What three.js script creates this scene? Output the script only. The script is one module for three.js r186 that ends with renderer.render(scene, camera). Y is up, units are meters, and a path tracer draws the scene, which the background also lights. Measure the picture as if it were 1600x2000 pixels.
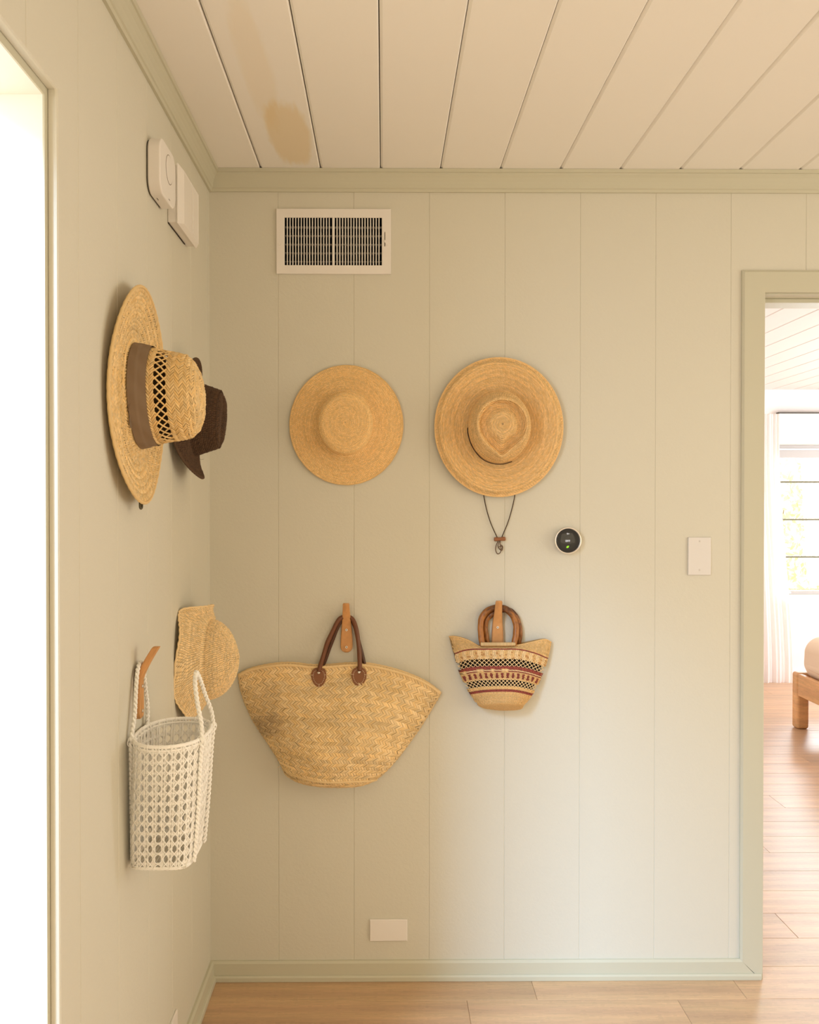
import * as THREE from 'three';
import { RoundedBoxGeometry } from 'three/addons/geometries/RoundedBoxGeometry.js';
import { mergeGeometries } from 'three/addons/utils/BufferGeometryUtils.js';
import { RectAreaLightUniformsLib } from 'three/addons/lights/RectAreaLightUniformsLib.js';

// ---------------------------------------------------------------- camera, sky, lights, exposure
const scene = new THREE.Scene();
const W = 1600, H = 2000, FOCAL = 1780;
const camera = new THREE.PerspectiveCamera(2 * Math.atan(H / 2 / FOCAL) * 180 / Math.PI, W / H, 0.05, 100);
camera.rotation.order = 'YXZ';
camera.position.set(0, 1.443, 2.76);
camera.rotation.set(-0.009, -0.008, 0);
camera.setViewOffset(W, H, 36, -1, W, H);
const renderer = new THREE.WebGLRenderer({ antialias: true });
renderer.toneMapping = THREE.LinearToneMapping;
renderer.toneMappingExposure = 1.0;
renderer.shadowMap.enabled = true;
RectAreaLightUniformsLib.init();
scene.background = new THREE.Color().setRGB(1.0, 0.83, 0.575);          // bright hazy daylight
scene.backgroundIntensity = 2.0;
function daylight(name, w, h, pos, target, rgb, intensity) {             // area light at an opening: daylight and added fills
  const l = new THREE.RectAreaLight(new THREE.Color().setRGB(...rgb), intensity, w, h);
  l.name = name; l.position.set(...pos); l.lookAt(...target); scene.add(l);
}
daylight('patio_daylight', 1.1, 2.4, [-2.8, 4.6, 4.56], [0.8, 0.2, 0], [0.40, 0.65, 1.0], 84);
daylight('patio_low_fill', 1.1, 2.4, [-2.8, 2.2, 4.56], [0.8, 1.0, 0], [0.55, 0.75, 1.0], 9);  // extra panel added as fill to brighten the jamb
daylight('rear_fill', 1.6, 1.2, [1.35, 1.5, 4.56], [1.0, 2.3, 0], [1.0, 0.80, 0.61], 2.2);  // frontal fill, added behind the camera at an unseen window
daylight('right_fill', 1.9, 1.5, [2.62, 1.35, 1.5], [-0.5, 2.3, 1.3], [1.0, 0.92, 0.77], 1.85);  // unseen source added to brighten the left wall and the ceiling
daylight('bedroom_side_fill', 2.6, 1.6, [5.16, 1.3, -2.4], [0, 1.0, -2.4], [0.74, 0.78, 0.94], 10.5);  // unseen fill added to make the bedroom bright
daylight('bedroom_window_daylight', 6, 4.5, [4.4, 1.6, -10.5], [4.2, 1.4, 0], [0.80, 0.93, 1.0], 24);

// ---------------------------------------------------------------- helpers
const V = (x, y, z) => new THREE.Vector3(x, y, z);
let seed = 12345;
const rnd = () => { seed = (seed + 0x6D2B79F5) | 0; let t = Math.imul(seed ^ (seed >>> 15), 1 | seed); t = (t + Math.imul(t ^ (t >>> 7), 61 | t)) ^ t; return ((t ^ (t >>> 14)) >>> 0) / 4294967296; };
const hash = (x, y) => { let h = Math.imul(x | 0, 374761393) + Math.imul(y | 0, 668265263); h = Math.imul(h ^ (h >>> 13), 1274126177); return ((h ^ (h >>> 16)) >>> 0) / 4294967296; };
function noise(x, y) {
  const xi = Math.floor(x), yi = Math.floor(y), fx = x - xi, fy = y - yi, sx = fx * fx * (3 - 2 * fx), sy = fy * fy * (3 - 2 * fy);
  const a = hash(xi, yi), b = hash(xi + 1, yi), c = hash(xi, yi + 1), d = hash(xi + 1, yi + 1);
  return a + (b - a) * sx + (c - a) * sy + (a - b - c + d) * sx * sy;
}
const clamp = (x, a, b) => Math.min(b, Math.max(a, x));
const lerp = (a, b, t) => a + (b - a) * t;
const smooth = (a, b, x) => { const t = clamp((x - a) / (b - a), 0, 1); return t * t * (3 - 2 * t); };
const used = {};
function numbered(name) { const n = used[name] = (used[name] ?? -1) + 1; return n ? `${name}_${String(n).padStart(3, '0')}` : name; }
function shadowy(m) { m.castShadow = m.receiveShadow = true; return m; }
function part(name, geo, mat, parent, label) {
  const m = shadowy(new THREE.Mesh(geo, mat)); m.name = name; if (label) m.userData.label = label; parent.add(m); return m;
}
function thing(name, label, category, pos, turn = 0, group) {
  const g = new THREE.Group(); g.name = numbered(name); g.position.set(...pos); g.rotation.y = turn;
  g.userData = { label, category }; if (group) g.userData.group = group; scene.add(g); return g;
}
function structure(name) { const g = new THREE.Group(); g.name = name; g.userData = { kind: 'structure' }; scene.add(g); return g; }
// places on the walls, in metres: back wall is z = 0, left wall is x = LX and things on it are turned by a quarter
const LX = -0.526, QUARTER = Math.PI / 2;

// collects strips, cells and tubes into one mesh with vertex colours
class Weave {
  constructor() { this.p = []; this.c = []; this.i = []; }
  vert(v, c) { this.p.push(v.x, v.y, v.z); this.c.push(c[0], c[1], c[2]); return this.p.length / 3 - 1; }
  grid(nu, nv, fn, color) {
    const b = this.p.length / 3;
    for (let j = 0; j <= nv; j++) for (let i = 0; i <= nu; i++) this.vert(fn(i / nu, j / nv), typeof color === 'function' ? color(i / nu, j / nv) : color);
    for (let j = 0; j < nv; j++) for (let i = 0; i < nu; i++) { const a = b + j * (nu + 1) + i; this.i.push(a, a + 1, a + nu + 1, a + 1, a + nu + 2, a + nu + 1); }
    return this;
  }
  // a tube along points; r may be a number or r(t, angle)
  tube(pts, r, color, radial = 6, ref = null) {
    const n = pts.length, b = this.p.length / 3; let prev = null;
    for (let k = 0; k < n; k++) {
      const T = pts[Math.min(n - 1, k + 1)].clone().sub(pts[Math.max(0, k - 1)]).normalize();
      let N = ref ? ref.clone() : prev ? prev.clone() : Math.abs(T.y) < 0.9 ? V(0, 1, 0) : V(1, 0, 0);
      N.addScaledVector(T, -N.dot(T)).normalize(); prev = N; const B = T.clone().cross(N);
      for (let a = 0; a <= radial; a++) {
        const an = a / radial * Math.PI * 2, rr = typeof r === 'function' ? r(k / (n - 1), an) : r;
        this.vert(pts[k].clone().addScaledVector(N, Math.cos(an) * rr).addScaledVector(B, Math.sin(an) * rr), typeof color === 'function' ? color(k / (n - 1), an) : color);
      }
    }
    for (let k = 0; k < n - 1; k++) for (let a = 0; a < radial; a++) { const q = b + k * (radial + 1) + a; this.i.push(q, q + radial + 1, q + 1, q + 1, q + radial + 1, q + radial + 2); }
    for (const [k, d] of [[0, 1], [n - 1, -1]]) {                       // caps
      const c = this.vert(pts[k], typeof color === 'function' ? color(k / (n - 1), 0) : color);
      for (let a = 0; a < radial; a++) { const q = b + k * (radial + 1) + a; d > 0 ? this.i.push(c, q, q + 1) : this.i.push(c, q + 1, q); }
    }
    return this;
  }
  // rows of small pillow-shaped strands over the surface L(u, v, lift)
  rows(L, o) {
    const { u0 = 0, u1 = 1, v0, v1, rows, pitch, slant = 0, alt = false, h = 0.0008, gap = 0.06, color, skip, base = 0, closed = true, ns = 3, nt = 2, wob = 0, row = -0.04 } = o;
    for (let j = 0; j < rows; j++) {
      const va = v0 + (v1 - v0) * j / rows, vb = v0 + (v1 - v0) * (j + 1) / rows, vm = (va + vb) / 2;
      let len = 0, prev = L(u0, vm, 0); for (let k = 1; k <= 24; k++) { const q = L(u0 + (u1 - u0) * k / 24, vm, 0); len += q.distanceTo(prev); prev = q; }
      const n = Math.max(4, Math.round(len / pitch)), du = (u1 - u0) / n, um = (u0 + u1) / 2, rowH = L(um, va, 0).distanceTo(L(um, vb, 0));
      const sh = slant * rowH / len * (u1 - u0) * (alt && j % 2 ? -1 : 1), off = alt ? 0 : hash(j * 11 + rows, 3);
      for (let i = 0; i < n; i++) {
        const ub = u0 + (i + off) * du; if (skip && skip(ub, vm)) continue;
        const c = color(j, i, ub, vm), k = base + h * wob * (hash(i * 7 + 3, j * 13 + 5) - 0.5), b0 = this.p.length / 3, dv = wob * 0.12 * (hash(i + 91, j + 17) - 0.5);
        for (let s = 0; s <= ns; s++) for (let t = 0; t <= nt; t++) {
          const ss = s / ns, tt = t / nt, pr = (1 - 0.95 * (2 * tt - 1) ** 2) * Math.sqrt(1 - 0.93 * (2 * ss - 1) ** 2);
          let u = ub + (gap / 2 + tt * (1 - gap)) * du + (ss - 0.5) * sh; if (!closed) u = clamp(u, u0, u1);
          this.vert(L(u, va + (vb - va) * (ss * (1 - row) + row / 2 + dv), k + h * pr), c);
        }
        for (let s = 0; s < ns; s++) for (let t = 0; t < nt; t++) { const a = b0 + s * (nt + 1) + t; this.i.push(a, a + 1, a + nt + 1, a + 1, a + nt + 2, a + nt + 1); }
      }
    }
    return this;
  }
  geo() {
    const g = new THREE.BufferGeometry();
    g.setAttribute('position', new THREE.Float32BufferAttribute(this.p, 3)); g.setAttribute('color', new THREE.Float32BufferAttribute(this.c, 3));
    g.setIndex(this.i); g.computeVertexNormals(); return g;
  }
  build(name, mat, parent, label) { return part(name, this.geo(), mat, parent, label); }
}
// P(u, v) -> L(u, v, lift) with lift along the normal; sign turns it outwards
function lifted(P, sign = 1) {
  return (u, v, l) => {
    const p = P(u, v); if (!l) return p;
    const e = 0.004, a = P(u + e, v).sub(P(u - e, v)), b = P(u, v + e).sub(P(u, v - e)), n = a.cross(b).normalize();
    return p.addScaledVector(n, l * sign);
  };
}
const curve = (pts) => { const c = new THREE.CatmullRomCurve3(pts, false, 'centripetal'); c.arcLengthDivisions = 300; return c; };
const along = (c, n) => Array.from({ length: n + 1 }, (_, k) => c.getPointAt(k / n));
const tint = (c, k) => [c[0] * k, c[1] * k, c[2] * k];
const mix3 = (a, b, t) => [lerp(a[0], b[0], t), lerp(a[1], b[1], t), lerp(a[2], b[2], t)];
// three strands plaited along a curve; ref is the direction the flat of the plait faces
function plait(w, c, n, width, r, turns, color, ref) {
  const pts = along(c, n);
  for (let k = 0; k < 3; k++) {
    const out = pts.map((p, q) => {
      const T = pts[Math.min(n, q + 1)].clone().sub(pts[Math.max(0, q - 1)]).normalize(), N = ref.clone().addScaledVector(T, -ref.dot(T)).normalize(), B = T.clone().cross(N);
      const ph = q / n * turns * Math.PI * 2 + k * Math.PI * 2 / 3;
      return p.clone().addScaledVector(B, width * Math.sin(ph)).addScaledVector(N, width * 0.55 * Math.sin(2 * ph));
    });
    w.tube(out, r, color, 6);
  }
}
// a moulding: profile points at a start and an end, joined, with caps
function moulding(A, B) {
  const p = [], tri = (...v) => v.forEach((q) => p.push(q.x, q.y, q.z)), n = A.length;
  for (let k = 0; k < n; k++) { const m = (k + 1) % n; tri(A[k], B[k], A[m]); tri(A[m], B[k], B[m]); }
  const cap = (Q, flip) => { const f = THREE.ShapeUtils.triangulateShape(Q.map((v) => v.userData2d), []); f.forEach(([a, b, c]) => flip ? tri(Q[a], Q[c], Q[b]) : tri(Q[a], Q[b], Q[c])); };
  if (A[0].userData2d) { cap(A, true); cap(B, false); }
  const g = new THREE.BufferGeometry(); g.setAttribute('position', new THREE.Float32BufferAttribute(p, 3)); g.computeVertexNormals(); return g;
}
function profiled(profile, atStart, atEnd) {
  const f = (fn) => profile.map(([h, v]) => { const q = fn(h, v); q.userData2d = new THREE.Vector2(h, v); return q; });
  return moulding(f(atStart), f(atEnd));
}
function rect(x0, y0, x1, y1) { const s = new THREE.Shape(); s.moveTo(x0, y0); s.lineTo(x1, y0); s.lineTo(x1, y1); s.lineTo(x0, y1); s.closePath(); return s; }
function poly(pts) { const s = new THREE.Shape(); pts.forEach(([x, y], k) => k ? s.lineTo(x, y) : s.moveTo(x, y)); s.closePath(); return s; }
function slab(shape, depth, bevel = 0, segs = 1) {                     // from z = 0 to z = depth, edges chamfered
  const g = new THREE.ExtrudeGeometry(shape, { depth: depth - 2 * bevel, bevelEnabled: bevel > 0, bevelThickness: bevel, bevelSize: bevel, bevelOffset: -bevel, bevelSegments: segs, curveSegments: 20 });
  g.translate(0, 0, bevel); return g;
}
function box(x0, y0, z0, x1, y1, z1) { const g = new THREE.BoxGeometry(x1 - x0, y1 - y0, z1 - z0); g.translate((x0 + x1) / 2, (y0 + y1) / 2, (z0 + z1) / 2); return g; }
function rbox(x0, y0, z0, x1, y1, z1, r = 0.003, seg = 2) { const g = new RoundedBoxGeometry(x1 - x0, y1 - y0, z1 - z0, seg, r); g.translate((x0 + x1) / 2, (y0 + y1) / 2, (z0 + z1) / 2); return g; }

// ---------------------------------------------------------------- materials
const rgb = (r, g, b) => new THREE.Color().setRGB(r, g, b);
function std(color, roughness = 0.6, extra = {}) { return new THREE.MeshStandardMaterial({ color: rgb(...color), roughness, metalness: 0, side: THREE.DoubleSide, ...extra }); }
function texture(w, h, fn, srgb = true) {
  const d = new Uint8Array(w * h * 4);
  for (let y = 0; y < h; y++) for (let x = 0; x < w; x++) { const c = fn(x / w, y / h, x, y); d.set([c[0], c[1], c[2], c[3] ?? 255], (y * w + x) * 4); }
  const t = new THREE.DataTexture(d, w, h); t.wrapS = t.wrapT = THREE.RepeatWrapping; t.magFilter = THREE.LinearFilter; t.minFilter = THREE.LinearMipmapLinearFilter; t.generateMipmaps = true;
  if (srgb) t.colorSpace = THREE.SRGBColorSpace; t.needsUpdate = true; return t;
}
const tn = (x, y, px, py) => {                                          // tileable noise
  const f = (a, b) => { const xi = Math.floor(a), yi = Math.floor(b), fx = a - xi, fy = b - yi, sx = fx * fx * (3 - 2 * fx), sy = fy * fy * (3 - 2 * fy), X = (q) => ((q % px) + px) % px, Y = (q) => ((q % py) + py) % py;
    const k = (i, j) => hash(X(i) + 57, Y(j) + 131); return lerp(lerp(k(xi, yi), k(xi + 1, yi), sx), lerp(k(xi, yi + 1), k(xi + 1, yi + 1), sx), sy); };
  return f(x * px, y * py);
};
const brushed = texture(512, 512, (x, y) => { const n = 0.5 * tn(x, y, 48, 48) + 0.3 * tn(x, y, 120, 120) + 0.2 * tn(x, y, 250, 250); const v = n * 255; return [v, v, v]; }, false);
brushed.repeat.set(3, 3);
const M = {
  wall: std([0.66, 0.635, 0.535], 0.62, { bumpMap: brushed, bumpScale: 0.0004 }),
  trim: std([0.57, 0.55, 0.425], 0.5),
  ceiling: std([0.90, 0.87, 0.82], 0.65),
  white: std([0.90, 0.87, 0.82], 0.42),
  bedroomWhite: std([0.86, 0.82, 0.77], 0.7),
  ceilingWhite: std([0.86, 0.81, 0.75], 0.7),
  plate: std([0.83, 0.79, 0.74], 0.38),
  cover: std([0.735, 0.705, 0.675], 0.38),
  dark: std([0.012, 0.012, 0.010], 0.8),
  gap: std([0.05, 0.035, 0.02], 0.9),
  straw: std([1, 1, 1], 0.62, { vertexColors: true }),
  strawMatte: std([1, 1, 1], 0.85, { vertexColors: true }),
  leather: std([0.155, 0.052, 0.018], 0.42),
  leatherTab: std([0.22, 0.078, 0.022], 0.45),
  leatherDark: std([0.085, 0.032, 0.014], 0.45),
  metal: std([0.75, 0.72, 0.66], 0.3, { metalness: 1 }),
  aluminium: std([0.42, 0.40, 0.36], 0.5, { metalness: 0.4 }),
  thread: std([0.78, 0.66, 0.48], 0.8),
};
// ---------------------------------------------------------------- the room
const CEIL = 2.446, FRONT = 4.6, RIGHT = 2.65, WALL_T = 0.152, DOOR0 = 1.152, DOOR1 = 1.97, DOORH = 2.083;
const OPEN0 = 1.28, OPEN1 = 2.92, OPENH = 2.113, OUT = 0.145;
const BED = { x0: 1.02, x1: 5.2, z1: -4.69, ceil: 2.383 };
const VENT = { x: -0.151, y: 2.235, w: 0.346, h: 0.196 };
{ // back wall: framing with the doorway and the vent hole cut through, and tongue-and-groove boards on it
  const g = structure('wall_back');
  const s = poly([[LX - 0.13, 0], [DOOR0, 0], [DOOR0, DOORH], [DOOR1, DOORH], [DOOR1, 0], [BED.x1 + 0.12, 0], [BED.x1 + 0.12, 2.5], [LX - 0.13, 2.5]]);
  const hole = new THREE.Path(); const vx = VENT.w / 2 - 0.024, vy = VENT.h / 2 - 0.024;
  hole.moveTo(VENT.x - vx, VENT.y - vy); hole.lineTo(VENT.x - vx, VENT.y + vy); hole.lineTo(VENT.x + vx, VENT.y + vy); hole.lineTo(VENT.x + vx, VENT.y - vy); hole.closePath();
  s.holes.push(hole);
  const core = slab(s, WALL_T - 0.012); core.translate(0, 0, -WALL_T); part('framing', core, M.wall, g);
  const edges = [LX - 0.013]; for (let x = -0.3194; x < RIGHT; x += 0.2286) edges.push(x); edges.push(RIGHT);
  for (let k = 0; k < edges.length - 1; k++) {
    const a = edges[k], b = edges[k + 1], top = CEIL; let shapes;
    if (b < DOOR0 || a > DOOR1) shapes = [rect(a, 0, b, top)];
    else if (a < DOOR0) shapes = [poly([[a, 0], [DOOR0, 0], [DOOR0, DOORH], [b, DOORH], [b, top], [a, top]])];
    else if (b > DOOR1) shapes = [poly([[DOOR1, 0], [b, 0], [b, top], [a, top], [a, DOORH], [DOOR1, DOORH]])];
    else shapes = [rect(a, DOORH, b, top)];
    const x0 = Math.max(a, VENT.x - vx), x1 = Math.min(b, VENT.x + vx);
    if (x1 > x0) {                                                      // this board is cut round the vent
      const y0 = VENT.y - vy, y1 = VENT.y + vy;
      if (x0 > a && x1 < b) shapes[0].holes.push(hole);
      else if (x0 === a && x1 === b) shapes = [rect(a, 0, b, y0), rect(a, y1, b, top)];
      else if (x0 > a) shapes = [poly([[a, 0], [b, 0], [b, y0], [x0, y0], [x0, y1], [b, y1], [b, top], [a, top]])];
      else shapes = [poly([[a, 0], [b, 0], [b, top], [a, top], [a, y1], [x1, y1], [x1, y0], [a, y0]])];
    }
    for (const sh of shapes) { const q = slab(sh, 0.012, 0.0014); q.translate(0, 0, -0.012); part('board', q, M.wall, g); }
  }
}
{ // left wall with the wide opening to the patio; boards end in a rounded edge at the opening
  const g = structure('wall_left');
  // local: x = world z, y up, extruded along x
  const T = (geo, depth) => { geo.rotateY(-QUARTER); return geo; };    // shape x -> world z, extrusion z -> world -x
  const s = poly([[-0.17, 0], [OPEN0 - 0.016, 0], [OPEN0 - 0.016, OPENH + 0.016], [OPEN1 + 0.016, OPENH + 0.016], [OPEN1 + 0.016, 0], [FRONT + 0.1, 0], [FRONT + 0.1, 2.5], [-0.17, 2.5]]);
  const core = slab(s, OUT - 0.017); T(core); core.translate(LX - 0.015, 0, 0); part('framing', core, M.wall, g);
  const edges = [-0.013]; for (let z = 0.039; z < FRONT; z += 0.2286) edges.push(z); edges.push(FRONT);
  for (let k = 0; k < edges.length - 1; k++) {
    const a = edges[k], b = edges[k + 1]; let sh;
    if (b < OPEN0 || a > OPEN1) sh = rect(a, 0, b, CEIL);
    else if (a < OPEN0) sh = poly([[a, 0], [OPEN0, 0], [OPEN0, OPENH], [b, OPENH], [b, CEIL], [a, CEIL]]);
    else if (b > OPEN1) sh = poly([[OPEN1, 0], [b, 0], [b, CEIL], [a, CEIL], [a, OPENH], [OPEN1, OPENH]]);
    else sh = rect(a, OPENH, b, CEIL);
    const q = slab(sh, 0.015, 0.0020); T(q); q.translate(LX, 0, 0); part('board', q, M.wall, g);
  }
  // rounded lip of the boards along the opening
  const lip = (A, B) => profiled([[0, 0.001], [0, -0.001], [-0.0012, -0.0034], [-0.0036, -0.0046], [-0.0143, -0.005], [-0.0143, 0.001]], A, B);
  part('edge_bead', lip((h, v) => V(LX + h - 0.0005, 0, OPEN0 - v - 0.003), (h, v) => V(LX + h - 0.0005, OPENH - 0.0 + (v + 0.003), OPEN0 - v - 0.003)), M.wall, g);
  part('edge_bead', lip((h, v) => V(LX + h - 0.0005, OPENH + v + 0.003, OPEN0 - v - 0.003), (h, v) => V(LX + h - 0.0005, OPENH + v + 0.003, OPEN1)), M.wall, g);
}
{ // jambs of the left opening, painted off-white
  const g = structure('door_2');
  const x0 = LX - OUT, x1 = LX - 0.0155;
  part('jamb', box(x0, 0, OPEN0 - 0.0155, x1 - 0.003, OPENH + 0.0155, OPEN0 + 0.016), M.white, g);
  part('jamb_edge', box(x1 - 0.003, 0, OPEN0 - 0.0155, x1, OPENH + 0.0155, OPEN0 + 0.016), M.trim, g);
  part('jamb_edge', box(x1 - 0.003, OPENH - 0.016, OPEN0 + 0.0162, x1, OPENH + 0.0155, OPEN1 - 0.0202), M.trim, g);
  part('jamb', box(x0, 0, OPEN1 - 0.02, x1, OPENH + 0.0155, OPEN1 + 0.0155), M.white, g);
  part('head_jamb', box(x0, OPENH - 0.016, OPEN0 + 0.0162, x1 - 0.003, OPENH + 0.0155, OPEN1 - 0.0202), M.white, g);
}
{ // walls behind the camera and on the right
  const r = structure('wall_right'), rs = rect(-FRONT - 0.1, 0, -0.002, CEIL), rh = new THREE.Path(); rh.moveTo(-2.5, 0.55); rh.lineTo(-2.5, 2.15); rh.lineTo(-0.5, 2.15); rh.lineTo(-0.5, 0.55); rh.closePath(); rs.holes.push(rh);
  const rq = slab(rs, 0.12); rq.rotateY(QUARTER); rq.translate(RIGHT, 0, 0); part('panel', rq, M.wall, r);
  const w4 = structure('added_window_4'), f4 = []; for (const [a, b, c, d] of [[0.5, 0.55, 2.5, 0.6], [0.5, 2.1, 2.5, 2.15], [0.5, 0.6, 0.55, 2.1], [2.45, 0.6, 2.5, 2.1], [1.48, 0.6, 1.52, 2.1]]) f4.push(box(RIGHT + 0.03, b + 0.001, a + 0.001, RIGHT + 0.08, d - 0.001, c - 0.001));  // unseen window added to go with the right-hand fill
  part('frame', mergeGeometries(f4), M.white, w4);
  const f = structure('wall_front'); const s = rect(LX - 0.1, 0, RIGHT + 0.1, CEIL), h = new THREE.Path();
  h.moveTo(0.5, 0.85); h.lineTo(0.5, 2.15); h.lineTo(2.2, 2.15); h.lineTo(2.2, 0.85); h.closePath(); s.holes.push(h);
  const q = slab(s, 0.12); q.translate(0, 0, FRONT + 0.002); part('panel', q, M.wall, f);
  const w = structure('added_window_2'); const fr = [];  // rear window is out of view, added for the frontal fill
  for (const [a, b, c, d] of [[0.5, 0.85, 2.2, 0.9], [0.5, 2.1, 2.2, 2.15], [0.5, 0.9, 0.55, 2.1], [2.15, 0.9, 2.2, 2.1], [1.33, 0.9, 1.37, 2.1]]) fr.push(box(a + 0.001, b + 0.001, FRONT + 0.03, c - 0.001, d - 0.001, FRONT + 0.08));
  part('frame', mergeGeometries(fr), M.white, w);
}
{ // ceiling: planks that run towards the back wall, a dark joint and a chamfer between each two
  const g = structure('ceiling');
  part('deck', box(LX - 0.13, CEIL + 0.014, -0.0005, RIGHT + 0.12, CEIL + 0.06, FRONT + 0.12), M.gap, g);
  const stain = texture(128, 512, (x, y) => {
    const n = noise(x * 5 + 3, y * 22) * 0.6 + noise(x * 17, y * 80) * 0.25 + noise(x * 40, y * 200) * 0.15;
    const e = ((x - 0.63) / 0.36) ** 2 + ((y - 0.058) / 0.05) ** 2, e2 = ((x - 0.42) / 0.22) ** 2 + ((y - 0.14) / 0.075) ** 2;
    const k = smooth(1.15, 0.55, e + (n - 0.5) * 0.9) * 0.6 + smooth(1.2, 0.3, e2 + (n - 0.5) * 1.1) * 0.2;
    const c = mix3([243, 239, 233], [231, 209, 166], Math.min(1, k)); return [Math.round(c[0]), Math.round(c[1]), Math.round(c[2])];
  });
  const mStain = std([1, 1, 1], 0.65, { map: stain });
  const xs = [LX]; for (let x = -0.369; x < RIGHT; x += 0.1795) xs.push(x); xs.push(RIGHT);
  for (let k = 0; k < xs.length - 1; k++) {
    const a = xs[k] + (k ? 0.0011 : 0), b = xs[k + 1] - 0.0011, d = 0.013 + 0.0015 * hash(k, 3);
    const prof = [[a, 0.0135], [a, 0.0055], [a + 0.0065, 0], [b - 0.003, 0], [b, 0.003], [b, 0.0135]];
    const q = profiled(prof, (h, v) => V(h, CEIL + v, 0), (h, v) => V(h, CEIL + v, FRONT));
    const n = q.attributes.position.count, uv = new Float32Array(n * 2);
    for (let i = 0; i < n; i++) { uv[2 * i] = (q.attributes.position.getX(i) - a) / (b - a); uv[2 * i + 1] = q.attributes.position.getZ(i) / FRONT; }
    q.setAttribute('uv', new THREE.BufferAttribute(uv, 2));
    part('plank', q, k === 1 ? mStain : M.ceiling, g, k === 1 ? 'plank with a yellow water stain' : undefined);
  }
}
// plain oak boards, laid across the room
const oak = texture(1024, 256, (x, y) => {
  const wv = tn(x, y, 3, 4) * 0.10 + tn(x, y, 9, 6) * 0.03, ring = Math.sin((y + wv) * Math.PI * 2 * 9) * 0.5 + 0.5;
  const fine = tn(x, y, 24, 128), fib = tn(x, y, 90, 256), big = tn(x, y, 5, 9);
  const k = 0.80 + 0.10 * big + 0.05 * ring + 0.07 * fine + 0.06 * fib - (fib > 0.86 ? 0.06 : 0);
  return [Math.min(255, 214 * k), Math.min(255, 176 * k * (0.985 + 0.02 * ring)), Math.min(255, 134 * k)];
});
{
  const g = structure('floor');
  part('subfloor', box(LX - 0.16, -0.12, -4.8, BED.x1 + 0.1, -0.0125, FRONT + 0.1), M.gap, g);
  const mats = [[1, 0.98, 0.97], [0.95, 0.93, 0.91], [1.0, 0.97, 0.93], [0.91, 0.9, 0.88]].map((c) => new THREE.MeshPhysicalMaterial({ map: oak, color: rgb(...c), roughness: 0.5, clearcoat: 0.8, clearcoatRoughness: 0.38, side: THREE.DoubleSide }));
  const fixed = { '-1': [0.447, 1.06], '0': [0.242, 0.856], '-3': [1.38], '-7': [1.60], '-10': [1.91], '-5': [2.7], '-2': [2.3] };
  for (let k = -27; k < 25; k++) {
    const z0 = -0.063 + 0.185 * (k + 1), z1 = z0 + 0.185; if (z1 < -4.72 || z0 > FRONT) continue;
    const bed = z1 < -0.1, lo = bed ? BED.x0 - 0.05 : LX - 0.12, hi = bed ? BED.x1 + 0.05 : RIGHT + 0.08, cuts = [lo];
    const f = (fixed[String(k)] ?? []).filter((q) => q > lo);
    let x = f.length ? f[f.length - 1] : lo + 0.3 + 1.3 * hash(k + 40, 9);
    if (f.length) cuts.push(...f); else cuts.push(x);
    while ((x += 1.2 + 0.7 * hash(k + 40, Math.round(x * 10))) < hi - 0.25) cuts.push(x);
    cuts.push(hi);
    for (let c = 0; c < cuts.length - 1; c++) {
      const q = slab(rect(cuts[c] + 0.0003, -z1 + 0.0003, cuts[c + 1] - 0.0003, -z0 - 0.0003), 0.012, 0.0011); q.rotateX(-QUARTER); q.translate(0, -0.012, 0);
      const P = q.attributes.position, uv = q.attributes.uv, ou = hash(c, k + 77) * 7, ov = hash(k + 31, c) * 5;
      for (let i = 0; i < P.count; i++) uv.setXY(i, P.getX(i) / 1.9 + ou, P.getZ(i) / 0.62 + ov);
      part('plank', q, mats[Math.floor(hash(k + 5, c * 3 + 1) * 4)], g);
    }
  }
}
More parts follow.
